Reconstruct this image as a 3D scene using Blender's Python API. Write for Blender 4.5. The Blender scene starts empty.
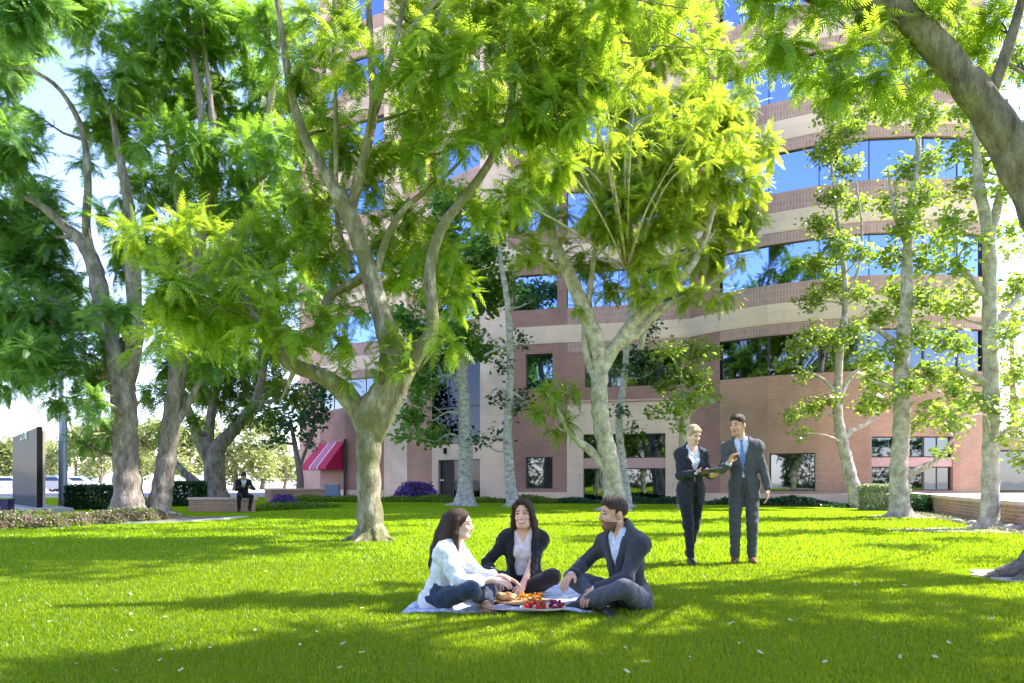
import bpy, math, random, sys
import numpy as np
random.seed(7)
rng = np.random.default_rng(7)
R = math.radians
scene = bpy.context.scene
COL = scene.collection
F = 740.0; HX = 512.0; HY = 481.0; EYE = 1.0

def P(px, py, d):
    return np.array([(px - HX) / F * d, d, EYE + (HY - py) / F * d])
def G(px, d, z=0.0):
    return np.array([(px - HX) / F * d, d, z])

# ------------------------------------------------------------------ tagging
def tag(o, label=None, cat=None, group=None, kind=None):
    if label: o['label'] = label
    if cat: o['category'] = cat
    if group: o['group'] = group
    if kind: o['kind'] = kind
    return o

def link(o, parent=None):
    COL.objects.link(o)
    if parent is not None: o.parent = parent
    return o

def empty(name, loc=(0, 0, 0), rz=0.0):
    o = bpy.data.objects.new(name, None)
    o.empty_display_size = 0.2
    o.location = loc; o.rotation_euler = (0, 0, rz)
    return link(o)

def np_mesh(name, verts, faces, mats, smooth=False, midx=None, uv=None):
    """faces: (F,k) int array, or list of such arrays"""
    verts = np.asarray(verts, dtype=np.float32)
    if not isinstance(faces, list): faces = [faces]
    faces = [np.asarray(f, dtype=np.int32) for f in faces if len(f)]
    me = bpy.data.meshes.new(name)
    me.vertices.add(len(verts)); me.vertices.foreach_set('co', verts.ravel())
    tot = np.concatenate([np.full(len(f), f.shape[1], np.int32) for f in faces])
    idx = np.concatenate([f.ravel() for f in faces])
    me.loops.add(len(idx)); me.loops.foreach_set('vertex_index', idx)
    me.polygons.add(len(tot))
    st = np.concatenate([[0], np.cumsum(tot)[:-1]]).astype(np.int32)
    me.polygons.foreach_set('loop_start', st)
    me.polygons.foreach_set('loop_total', tot)
    if midx is not None: me.polygons.foreach_set('material_index', np.asarray(midx, np.int32))
    if smooth: me.polygons.foreach_set('use_smooth', np.ones(len(tot), bool))
    for m in (mats if isinstance(mats, (list, tuple)) else [mats]): me.materials.append(m)
    if uv is not None:
        l = me.uv_layers.new(name='UVMap'); l.data.foreach_set('uv', np.asarray(uv, np.float32).ravel())
    me.update(calc_edges=True)
    return me

def obj(name, me, parent=None, loc=None, rz=None):
    o = bpy.data.objects.new(name, me)
    if loc is not None: o.location = loc
    if rz is not None: o.rotation_euler = (0, 0, rz)
    return link(o, parent)

def copy_tree(o, parent=None):
    c = o.copy(); link(c); c.parent = parent
    for ch in list(o.children): copy_tree(ch, c)
    return c

class MB:
    """small mesh builder: boxes, tubes, lathes, polygons"""
    def __init__(s): s.v = []; s.f = []; s.uv = []; s.m = []
    def add(s, vs, fs, m=0, uvs=None):
        b = len(s.v); s.v += [tuple(map(float, v)) for v in vs]
        for i, f in enumerate(fs):
            s.f.append([b + k for k in f]); s.m.append(m)
            s.uv.append(uvs[i] if uvs else [(0, 0)] * len(f))
        return s
    def box(s, c, sz, rz=0.0, m=0, taper=1.0):
        x, y, z = [a / 2 for a in sz]; vs = []
        ca, sa = math.cos(rz), math.sin(rz)
        for k, t in ((-z, 1.0), (z, taper)):
            for a, b in ((-x, -y), (x, -y), (x, y), (-x, y)):
                a *= t; b *= t
                vs.append((c[0] + a * ca - b * sa, c[1] + a * sa + b * ca, c[2] + k))
        return s.add(vs, [(0, 3, 2, 1), (4, 5, 6, 7), (0, 1, 5, 4), (1, 2, 6, 5), (2, 3, 7, 6), (3, 0, 4, 7)], m)
    def lathe(s, prof, c=(0, 0, 0), n=20, m=0, sx=1.0, sy=1.0):
        vs = []; fs = []
        for r, z in prof:
            for k in range(n):
                a = 2 * math.pi * k / n
                vs.append((c[0] + r * math.cos(a) * sx, c[1] + r * math.sin(a) * sy, c[2] + z))
        for i in range(len(prof) - 1):
            for k in range(n):
                fs.append((i * n + k, i * n + (k + 1) % n, (i + 1) * n + (k + 1) % n, (i + 1) * n + k))
        fs.append(tuple(range(n))[::-1]); fs.append(tuple((len(prof) - 1) * n + k for k in range(n)))
        return s.add(vs, fs, m)
    def tube(s, pts, rad, n=10, m=0):
        v, f = tube_np(np.array(pts, float), np.array(rad, float), n)
        return s.add(v, [tuple(q) for q in f], m)
    def prism(s, poly, z0, z1, m=0):
        n = len(poly)
        vs = [(x, y, z0) for x, y in poly] + [(x, y, z1) for x, y in poly]
        fs = [tuple(range(n))[::-1], tuple(range(n, 2 * n))] + [(i, (i + 1) % n, n + (i + 1) % n, n + i) for i in range(n)]
        return s.add(vs, fs, m)
    def mesh(s, name, mats, smooth=False):
        me = bpy.data.meshes.new(name)
        me.from_pydata(s.v, [], s.f)
        for mt in (mats if isinstance(mats, (list, tuple)) else [mats]): me.materials.append(mt)
        me.polygons.foreach_set('material_index', s.m)
        if smooth: me.polygons.foreach_set('use_smooth', [True] * len(s.f))
        l = me.uv_layers.new(name='UVMap')
        l.data.foreach_set('uv', [c for u in s.uv for p in u for c in p])
        me.update(); return me
    def build(s, name, mats, parent=None, loc=None, rz=None, smooth=False):
        return obj(name, s.mesh(name, mats, smooth), parent, loc, rz)

def tube_np(pts, rad, n=10, lobes=None):
    N = len(pts)
    T = np.gradient(pts, axis=0); T /= np.linalg.norm(T, axis=1)[:, None] + 1e-9
    up = np.array([0, 0, 1.0]) if abs(T[0][2]) < .9 else np.array([1.0, 0, 0])
    a = np.cross(up, T[0]); a /= np.linalg.norm(a)
    vs = []
    for i in range(N):
        a = a - T[i] * np.dot(a, T[i]); a /= np.linalg.norm(a) + 1e-9
        b = np.cross(T[i], a)
        th = np.arange(n) * 2 * math.pi / n
        r = rad[i] * np.ones(n)
        if lobes is not None: r = r * lobes(i, th, pts[i])
        vs.append(pts[i] + (np.cos(th) * r)[:, None] * a + (np.sin(th) * r)[:, None] * b)
    vs = np.concatenate(vs)
    i = np.arange(N - 1)[:, None] * n; k = np.arange(n)[None]; k2 = (k + 1) % n
    f = np.stack([i + k, i + k2, i + n + k2, i + n + k], -1).reshape(-1, 4)
    return vs, f

def catmull(pts, step):
    pts = np.array(pts, float)
    if len(pts) < 3:
        n = max(2, int(np.linalg.norm(pts[-1][:3] - pts[0][:3]) / step) + 1)
        t = np.linspace(0, 1, n)[:, None]; return pts[0] * (1 - t) + pts[-1] * t
    E = np.vstack([2 * pts[0] - pts[1], pts, 2 * pts[-1] - pts[-2]])
    out = []
    for i in range(1, len(E) - 2):
        p0, p1, p2, p3 = E[i - 1:i + 3]
        n = max(2, int(np.linalg.norm(p2[:3] - p1[:3]) / step) + 1)
        t = np.linspace(0, 1, n, endpoint=False)[:, None]
        out.append(.5 * (2 * p1 + (p2 - p0) * t + (2 * p0 - 5 * p1 + 4 * p2 - p3) * t ** 2 + (3 * p1 - p0 - 3 * p2 + p3) * t ** 3))
    out.append(pts[-1:]); return np.concatenate(out)

# ------------------------------------------------------------------ materials
def new_mat(name):
    m = bpy.data.materials.new(name); m.use_nodes = True
    nt = m.node_tree; nt.nodes.clear()
    out = nt.nodes.new('ShaderNodeOutputMaterial')
    return m, nt, out
def nd(nt, t, **kw):
    n = nt.nodes.new(t)
    for k, v in kw.items():
        if k.startswith('i_'): n.inputs[k[2:].replace('_', ' ')].default_value = v
        else: setattr(n, k, v)
    return n
def rgba(c): return (c[0], c[1], c[2], 1.0)

def ramp(nt, fac, stops):
    r = nd(nt, 'ShaderNodeValToRGB'); cr = r.color_ramp
    while len(cr.elements) > 1: cr.elements.remove(cr.elements[-1])
    cr.elements[0].position = stops[0][0]; cr.elements[0].color = rgba(stops[0][1])
    for p, c in stops[1:]:
        e = cr.elements.new(p); e.color = rgba(c)
    nt.links.new(fac, r.inputs['Fac']); return r.outputs['Color']

def noisy(name, c1, c2, scale=8.0, rough=.7, bump=.2, bscale=None, metallic=0.0, detail=5, spec=.3, stretch=None, sheen=0.0):
    m, nt, out = new_mat(name)
    tc = nd(nt, 'ShaderNodeTexCoord'); vec = tc.outputs['Object']
    if stretch:
        mp = nd(nt, 'ShaderNodeMapping'); mp.inputs['Scale'].default_value = stretch
        nt.links.new(vec, mp.inputs['Vector']); vec = mp.outputs['Vector']
    n = nd(nt, 'ShaderNodeTexNoise'); n.inputs['Scale'].default_value = scale; n.inputs['Detail'].default_value = detail
    nt.links.new(vec, n.inputs['Vector'])
    col = ramp(nt, n.outputs['Fac'], [(.32, c1), (.68, c2)])
    b = nd(nt, 'ShaderNodeBsdfPrincipled')
    b.inputs['Roughness'].default_value = rough; b.inputs['Metallic'].default_value = metallic
    b.inputs['Specular IOR Level'].default_value = spec
    if sheen: b.inputs['Sheen Weight'].default_value = sheen
    nt.links.new(col, b.inputs['Base Color'])
    if bump:
        n2 = nd(nt, 'ShaderNodeTexNoise'); n2.inputs['Scale'].default_value = bscale or scale * 3; n2.inputs['Detail'].default_value = 4
        nt.links.new(vec, n2.inputs['Vector'])
        bp = nd(nt, 'ShaderNodeBump'); bp.inputs['Strength'].default_value = bump; bp.inputs['Distance'].default_value = .02
        nt.links.new(n2.outputs['Fac'], bp.inputs['Height']); nt.links.new(bp.outputs['Normal'], b.inputs['Normal'])
    nt.links.new(b.outputs['BSDF'], out.inputs['Surface'])
    return m

def leaf_mat(name, c1, c2, t1, t2, trans=.5, nscale=.7, gloss=.04):
    """diffuse + translucent leaf; hue varies per leaf and in soft drifts through the crown"""
    m, nt, out = new_mat(name)
    geo = nd(nt, 'ShaderNodeNewGeometry')
    tc = nd(nt, 'ShaderNodeTexCoord')
    n = nd(nt, 'ShaderNodeTexNoise'); n.inputs['Scale'].default_value = nscale; n.inputs['Detail'].default_value = 2
    nt.links.new(tc.outputs['Object'], n.inputs['Vector'])
    mx = nd(nt, 'ShaderNodeMath', operation='MULTIPLY_ADD'); mx.inputs[1].default_value = .5; 
    nt.links.new(geo.outputs['Random Per Island'], mx.inputs[0])
    sc = nd(nt, 'ShaderNodeMath', operation='MULTIPLY'); sc.inputs[1].default_value = .55
    nt.links.new(n.outputs['Fac'], sc.inputs[0]); nt.links.new(sc.outputs[0], mx.inputs[2])
    cd = ramp(nt, mx.outputs[0], [(.15, c1), (.85, c2)])
    ct = ramp(nt, mx.outputs[0], [(.15, t1), (.85, t2)])
    d = nd(nt, 'ShaderNodeBsdfDiffuse'); t = nd(nt, 'ShaderNodeBsdfTranslucent')
    nt.links.new(cd, d.inputs['Color']); nt.links.new(ct, t.inputs['Color'])
    ms = nd(nt, 'ShaderNodeMixShader'); ms.inputs['Fac'].default_value = trans
    nt.links.new(d.outputs[0], ms.inputs[1]); nt.links.new(t.outputs[0], ms.inputs[2])
    g = nd(nt, 'ShaderNodeBsdfGlossy'); g.inputs['Roughness'].default_value = .38; g.inputs['Color'].default_value = (1, 1, 1, 1)
    m2 = nd(nt, 'ShaderNodeMixShader'); m2.inputs['Fac'].default_value = gloss
    nt.links.new(ms.outputs[0], m2.inputs[1]); nt.links.new(g.outputs[0], m2.inputs[2])
    nt.links.new(m2.outputs[0], out.inputs['Surface'])
    return m

def brick_mat(name, c1, c2, mortar, bw=.30, bh=.10, ms=.012, vert=False, bump=.5):
    m, nt, out = new_mat(name)
    tc = nd(nt, 'ShaderNodeTexCoord')
    br = nd(nt, 'ShaderNodeTexBrick')
    br.offset = 0.0 if vert else .5
    br.inputs['Scale'].default_value = 1.0
    br.inputs['Brick Width'].default_value = bw; br.inputs['Row Height'].default_value = bh
    br.inputs['Mortar Size'].default_value = ms; br.inputs['Mortar Smooth'].default_value = .3
    br.inputs['Color1'].default_value = rgba(c1); br.inputs['Color2'].default_value = rgba(c2); br.inputs['Mortar'].default_value = rgba(mortar)
    nt.links.new(tc.outputs['UV'], br.inputs['Vector'])
    n = nd(nt, 'ShaderNodeTexNoise'); n.inputs['Scale'].default_value = .5; n.inputs['Detail'].default_value = 6
    nt.links.new(tc.outputs['Object'], n.inputs['Vector'])
    v = ramp(nt, n.outputs['Fac'], [(.28, (.76, .76, .78)), (.5, (.98, .97, .96)), (.72, (1.12, 1.09, 1.06))])
    mu = nd(nt, 'ShaderNodeMix', data_type='RGBA', blend_type='MULTIPLY'); mu.inputs[0].default_value = 1
    nt.links.new(br.outputs['Color'], mu.inputs[6]); nt.links.new(v, mu.inputs[7])
    b = nd(nt, 'ShaderNodeBsdfPrincipled'); b.inputs['Roughness'].default_value = .85
    b.inputs['Specular IOR Level'].default_value = .25
    nt.links.new(mu.outputs[2], b.inputs['Base Color'])
    bp = nd(nt, 'ShaderNodeBump'); bp.inputs['Strength'].default_value = bump; bp.inputs['Distance'].default_value = .01; bp.invert = True
    nt.links.new(br.outputs['Fac'], bp.inputs['Height']); nt.links.new(bp.outputs['Normal'], b.inputs['Normal'])
    nt.links.new(b.outputs['BSDF'], out.inputs['Surface'])
    return m

def bark_mat(name, c1, c2, c3, scale=6.0, stretch=(1, 1, .35), moss=None, bump=.7):
    m, nt, out = new_mat(name)
    tc = nd(nt, 'ShaderNodeTexCoord')
    mp = nd(nt, 'ShaderNodeMapping'); mp.inputs['Scale'].default_value = stretch
    nt.links.new(tc.outputs['Object'], mp.inputs['Vector'])
    n = nd(nt, 'ShaderNodeTexNoise'); n.inputs['Scale'].default_value = scale; n.inputs['Detail'].default_value = 8; n.inputs['Roughness'].default_value = .65
    nt.links.new(mp.outputs['Vector'], n.inputs['Vector'])
    col = ramp(nt, n.outputs['Fac'], [(.30, c1), (.5, c2), (.68, c3)])
    if moss:
        n3 = nd(nt, 'ShaderNodeTexNoise'); n3.inputs['Scale'].default_value = 1.7; n3.inputs['Detail'].default_value = 5
        nt.links.new(tc.outputs['Object'], n3.inputs['Vector'])
        f = ramp(nt, n3.outputs['Fac'], [(.45, (0, 0, 0)), (.6, (1, 1, 1))])
        mm = nd(nt, 'ShaderNodeMix', data_type='RGBA'); nt.links.new(f, mm.inputs[0])
        nt.links.new(col, mm.inputs[6]); mm.inputs[7].default_value = rgba(moss); col = mm.outputs[2]
    v = nd(nt, 'ShaderNodeTexVoronoi', feature='DISTANCE_TO_EDGE'); v.inputs['Scale'].default_value = scale * 2.2
    dv = nd(nt, 'ShaderNodeMix', data_type='RGBA', blend_type='ADD'); dv.inputs[0].default_value = .22; nt.links.new(mp.outputs['Vector'], dv.inputs[6]); nt.links.new(n.outputs['Color'], dv.inputs[7])
    nt.links.new(dv.outputs[2], v.inputs['Vector'])
    ad = nd(nt, 'ShaderNodeMath', operation='MULTIPLY_ADD'); ad.inputs[1].default_value = .5
    nt.links.new(v.outputs['Distance'], ad.inputs[0]); nt.links.new(n.outputs['Fac'], ad.inputs[2])
    ck = ramp(nt, v.outputs['Distance'], [(.0, (.42, .40, .38)), (.07, (.85, .84, .83)), (.2, (1.0, 1.0, 1.0))])
    cm = nd(nt, 'ShaderNodeMix', data_type='RGBA', blend_type='MULTIPLY'); cm.inputs[0].default_value = .5
    nt.links.new(col, cm.inputs[6]); nt.links.new(ck, cm.inputs[7]); col = cm.outputs[2]
    b = nd(nt, 'ShaderNodeBsdfPrincipled'); b.inputs['Roughness'].default_value = .9; b.inputs['Specular IOR Level'].default_value = .2
    nt.links.new(col, b.inputs['Base Color'])
    bp = nd(nt, 'ShaderNodeBump'); bp.inputs['Strength'].default_value = bump; bp.inputs['Distance'].default_value = .04
    nt.links.new(ad.outputs[0], bp.inputs['Height']); nt.links.new(bp.outputs['Normal'], b.inputs['Normal'])
    nt.links.new(b.outputs['BSDF'], out.inputs['Surface'])
    return m

def mirror_glass(name, col, rough=.02, wav=.0):
    m, nt, out = new_mat(name)
    b = nd(nt, 'ShaderNodeBsdfPrincipled'); b.inputs['Base Color'].default_value = rgba(col)
    b.inputs['Metallic'].default_value = 1.0; b.inputs['Roughness'].default_value = rough
    if wav:
        tc = nd(nt, 'ShaderNodeTexCoord')
        n = nd(nt, 'ShaderNodeTexNoise'); n.inputs['Scale'].default_value = .8; n.inputs['Detail'].default_value = 1
        nt.links.new(tc.outputs['Object'], n.inputs['Vector'])
        bp = nd(nt, 'ShaderNodeBump'); bp.inputs['Strength'].default_value = wav; bp.inputs['Distance'].default_value = .02
        nt.links.new(n.outputs['Fac'], bp.inputs['Height']); nt.links.new(bp.outputs['Normal'], b.inputs['Normal'])
    nt.links.new(b.outputs['BSDF'], out.inputs['Surface'])
    return m

def plain(name, c, rough=.6, metallic=0.0, spec=.4, **kw):
    return noisy(name, tuple(x * .88 for x in c), tuple(min(1, x * 1.1) for x in c), scale=14, rough=rough, bump=.08, metallic=metallic, spec=spec, **kw)

M = {}
M['brick'] = brick_mat('rose_brick', (.46, .26, .18), (.53, .305, .215), (.56, .38, .29), bw=.23, bh=.085, ms=.009)
M['brick_dark'] = brick_mat('plum_brick', (.36, .19, .15), (.42, .23, .18), (.45, .30, .25), bw=.23, bh=.085, ms=.009)
M['soldier'] = brick_mat('soldier_course', (.44, .265, .22), (.52, .32, .265), (.58, .45, .39), bw=.13, bh=.30, vert=True)
M['precast'] = brick_mat('buff_precast', (.80, .60, .44), (.84, .64, .48), (.60, .44, .35), bw=1.55, bh=.44, ms=.008, bump=.15)
M['wall_brick'] = brick_mat('garden_brick', (.36, .19, .13), (.46, .27, .19), (.5, .4, .33), bw=.24, bh=.08)
M['cap'] = noisy('pink_cap', (.58, .42, .37), (.68, .51, .45), 3, .8, .2)
M['pane'] = mirror_glass('reflective_blue_glass', (.25, .37, .74), .015, .14)
M['pane_dark'] = mirror_glass('dark_reflective_glass', (.145, .175, .215), .02, .15)
M['pane_black'] = mirror_glass('smoked_glass', (.03, .035, .045), .03, .15)
M['frame'] = plain('dark_window_frame', (.05, .045, .045), .4)
M['pinkframe'] = plain('pink_spandrel', (.62, .38, .34), .7)
M['black'] = plain('black_paint', (.01, .01, .011), .5, spec=.2)
M['white'] = plain('white_paint', (.8, .8, .78), .5)
M['concrete'] = noisy('pale_concrete', (.38, .36, .34), (.52, .5, .47), 2.5, .9, .3, 30)
M['asphalt'] = noisy('parking_asphalt', (.30, .27, .26), (.42, .38, .36), .3, .9, .2, 20)
M['paving'] = noisy('terrace_paving', (.50, .38, .34), (.60, .47, .42), 1.5, .85, .15, 20)
M['bark_mossy'] = bark_mat('mossy_bark', (.10, .08, .05), (.29, .25, .17), (.56, .51, .40), 8, moss=(.19, .18, .08), bump=1.0)
M['bark_grey'] = bark_mat('grey_bark', (.09, .072, .06), (.25, .215, .185), (.42, .37, .33), 6, bump=1.0)
M['bark_brown'] = bark_mat('brown_bark', (.10, .08, .065), (.23, .19, .155), (.38, .32, .27), 9, bump=1.0)
M['bark_white'] = bark_mat('white_bark', (.20, .18, .17), (.46, .45, .44), (.68, .67, .65), 5, stretch=(1, 1, 1.8), bump=.3)
M['bark_pale'] = bark_mat('pale_plane_bark', (.22, .175, .135), (.44, .385, .32), (.64, .58, .50), 5, stretch=(1, 1, .8), bump=.4)
M['leaf_fern'] = leaf_mat('feathery_leaf', (.08, .165, .022), (.17, .29, .035), (.27, .45, .02), (.63, .77, .05), .56, gloss=.02)
M['leaf_mid'] = leaf_mat('mid_feathery_leaf', (.055, .14, .03), (.13, .25, .04), (.16, .37, .03), (.46, .68, .05), .55, gloss=.02)
M['leaf_fern2'] = leaf_mat('deep_feathery_leaf', (.035, .095, .02), (.085, .17, .02), (.14, .30, .02), (.42, .56, .03), .55, gloss=.02)
M['leaf_fern3'] = leaf_mat('bright_feathery_leaf', (.10, .19, .02), (.20, .32, .035), (.33, .48, .02), (.66, .75, .06), .6, gloss=.02)
M['leaf_broad'] = leaf_mat('plane_leaf', (.08, .15, .025), (.17, .26, .04), (.24, .40, .03), (.56, .70, .07), .5, gloss=.05)
M['leaf_dark'] = leaf_mat('dark_leaf', (.018, .06, .02), (.035, .11, .03), (.03, .14, .03), (.08, .26, .04), .35)
M['leaf_teal'] = leaf_mat('blue_green_leaf', (.05, .145, .045), (.12, .25, .055), (.15, .38, .06), (.42, .64, .09), .55, gloss=.02)
M['leaf_pale'] = leaf_mat('haze_paled_leaf', (.20, .25, .08), (.34, .38, .15), (.36, .44, .10), (.58, .62, .2), .4)  # haze and glare of the distance put into a paler leaf colour
M['dry_plant'] = leaf_mat('dry_bedding_leaf', (.28, .26, .16), (.48, .44, .30), (.3, .3, .15), (.5, .5, .3), .3)
M['leaf_hedge'] = leaf_mat('hedge_leaf', (.012, .055, .02), (.03, .10, .03), (.02, .1, .02), (.06, .2, .03), .3)
M['leaf_vari'] = leaf_mat('variegated_leaf', (.25, .32, .16), (.42, .46, .28), (.3, .4, .15), (.5, .55, .3), .3)
M['petal_purple'] = leaf_mat('purple_petal', (.10, .03, .30), (.22, .08, .5), (.2, .05, .5), (.4, .12, .7), .4)
M['petal_pink'] = leaf_mat('dusty_pink_petal', (.22, .15, .12), (.42, .29, .27), (.3, .17, .16), (.45, .28, .28), .3)
M['grass'] = leaf_mat('turf_blade', (.07, .145, .006), (.17, .265, .010), (.26, .41, .007), (.57, .68, .016), .56, nscale=.35, gloss=.02)
SUN_AZ, SUN_EL, SUN_E, SKY_S, EXPO = 72, 50, 3.8, .15, 2.0
# where (in the photograph) the outer crowns shade the lawn; the crowns are built up the sun's direction from these ground points
SHADE_NEAR = [(150, 672), (30, 690), (250, 664), (330, 650), (300, 680), (430, 676), (700, 640), (760, 614), (830, 604), (900, 602), (960, 612), (1000, 640), (900, 650), (740, 675), (620, 680), (980, 675), (850, 632), (1040, 610), (780, 640), (200, 690), (500, 690), (860, 690), (860, 576), (930, 582), (1000, 562), (800, 592), (900, 548), (960, 540), (720, 652), (560, 676), (100, 690), (350, 690), (800, 665), (900, 676), (680, 690), (1000, 668)]
SHADE_MAIN = [(0, 560), (60, 562), (120, 560), (180, 560), (240, 555), (300, 548), (-20, 570), (60, 540), (150, 540), (220, 540), (20, 532), (90, 530), (300, 534), (350, 534), (30, 580)]
OUT_TREES = [('b', 4, -16, 1.0, .95), ('l', -9, -14, 2.2, .9), ('b', 13, -22, 2.0, 1.0), ('l', 20, -15, 4.0, .9), ('b', -20, -20, 5.0, 1.0)]
SHADE_T2 = [(90, 520), (150, 523), (210, 521), (270, 524), (320, 520), (360, 526), (400, 521), (440, 518), (240, 530), (180, 530), (300, 529), (120, 529)]
# ------------------------------------------------------------------ vegetation
def batch(tv, tf, pos, Rm, sc):
    """place template (V,3)/(F,k) at N frames; Rm columns are local axes"""
    v = np.einsum('nij,vj->nvi', Rm, tv) * np.asarray(sc)[:, None, None] + pos[:, None, :]
    f = tf[None] + (np.arange(len(pos)) * len(tv))[:, None, None]
    return v.reshape(-1, 3), f.reshape(-1, tf.shape[1])

def frond_template(n=8, w=.24, droop=.35, seed=0):
    r = np.random.default_rng(seed); V = []; Fc = []
    for i in range(n):
        s = .12 + .84 * i / (n - 1)
        prof = math.sin(math.pi * (.18 + .74 * s)) ** .8
        for sd in (-1, 1):
            s2 = s + r.uniform(-.015, .015); L = w * prof * r.uniform(.85, 1.1)
            b = len(V); h = .33 / n
            z = lambda x: -droop * x * x
            V += [(s2 - h, 0, z(s2 - h)), (s2 + h, 0, z(s2 + h)), (s2 + .3 * h + .09, sd * L, z(s2 + .1) - .05 * r.random() - .02), (s2 - .3 * h + .075, sd * L * .96, z(s2 + .05) - .04)]
            Fc.append((b, b + 1, b + 2, b + 3))
    b = len(V); V += [(.94, -.02, -droop * .88), (.94, .02, -droop * .88), (1.1, .012, -droop * 1.2), (1.1, -.012, -droop * 1.2)]
    Fc.append((b, b + 1, b + 2, b + 3))
    return np.array(V), np.array(Fc)
FRONDS = [frond_template(12, .20, .35, 1), frond_template(11, .17, .60, 2), frond_template(12, .22, .25, 3)]
FROND_LO = [frond_template(8, .20, .4, 4), frond_template(8, .18, .6, 5)]
def leaf_template():
    V = np.array([(0, 0, 0), (.55, .42, .1), (1, 0, -.06), (.55, -.42, .1), ], float)
    return V, np.array([(0, 1, 2, 3)])
LEAF = leaf_template()

def frames(d, rnd_roll=.35, upref=None):
    n = len(d); d = d / (np.linalg.norm(d, axis=1)[:, None] + 1e-9)
    up = np.tile(np.array([0, 0, 1.0]), (n, 1)) + rng.normal(0, rnd_roll, (n, 3))
    s = np.cross(up, d); s /= np.linalg.norm(s, axis=1)[:, None] + 1e-9
    u = np.cross(d, s)
    return np.stack([d, s, u], -1)

def ell_points(n, c, r, shell=.5):
    d = rng.normal(size=(n, 3)); d /= np.linalg.norm(d, axis=1)[:, None]
    rad = rng.random(n) ** shell
    return c + d * rad[:, None] * r, d

def fern_sprays(c, r, n, size=.45, per=9, lo=False):
    """n sprays in an ellipsoid; each spray is a fan of arching feathery fronds"""
    p, d = ell_points(n, c, np.asarray(r), .42)
    ax = d * .8 + rng.normal(0, .45, (n, 3)); ax[:, 2] = ax[:, 2] * .7 + .25
    ax /= np.linalg.norm(ax, axis=1)[:, None]
    out_v, out_f, base = [], [], 0
    per_i = per
    P_ = np.repeat(p, per_i, 0); A = np.repeat(ax, per_i, 0)
    q = rng.normal(size=A.shape); q -= A * (q * A).sum(1)[:, None]; q /= np.linalg.norm(q, axis=1)[:, None]
    D = A * rng.uniform(.1, 1.0, (len(A), 1)) + q; D[:, 2] -= .12
    P_ = P_ - A * rng.uniform(0, .25, (len(A), 1)) * size
    Rm = frames(D, .28); sc = size * rng.uniform(.7, 1.15, len(A))
    T = FROND_LO if lo else FRONDS
    which = rng.integers(0, len(T), len(A))
    for k, (tv, tf) in enumerate(T):
        m = which == k
        v, f = batch(tv, tf, P_[m], Rm[m], sc[m])
        out_v.append(v); out_f.append(f + base); base += len(v)
    return np.concatenate(out_v), np.concatenate(out_f)

def broad_leaves(c, r, n, size=.11, cluster=9, spread=.16):
    p, d = ell_points(n, c, np.asarray(r), .45)
    Pc = np.repeat(p, cluster, 0) + rng.normal(0, spread, (n * cluster, 3)) * np.array([1, 1, .7])
    D = rng.normal(size=Pc.shape); D[:, 2] = D[:, 2] * .5 - .35
    Rm = frames(D, .55); sc = size * rng.uniform(.65, 1.25, len(Pc))
    return batch(LEAF[0], LEAF[1], Pc, Rm, sc)

class Geo:
    def __init__(s): s.v = []; s.f = []; s.n = 0
    def add(s, vf):
        v, f = vf; s.v.append(v); s.f.append(f + s.n); s.n += len(v)
    def build(s, name, mat, parent, origin, smooth=False):
        v = np.concatenate(s.v) - np.asarray(origin)[None]
        return obj(name, np_mesh(name, v, np.concatenate(s.f), mat, smooth), parent)

def limb_tube(pts, sides=14, step=.25, lobes=None, wob=.05):
    c = catmull(pts, step)
    ph = rng.random(3) * 9
    rad = c[:, 3] * (1 + wob * np.sin(np.arange(len(c)) * 1.3 + ph[0]) + rng.normal(0, wob * .5, len(c)))
    return tube_np(c[:, :3], rad, sides, lobes), c

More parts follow.
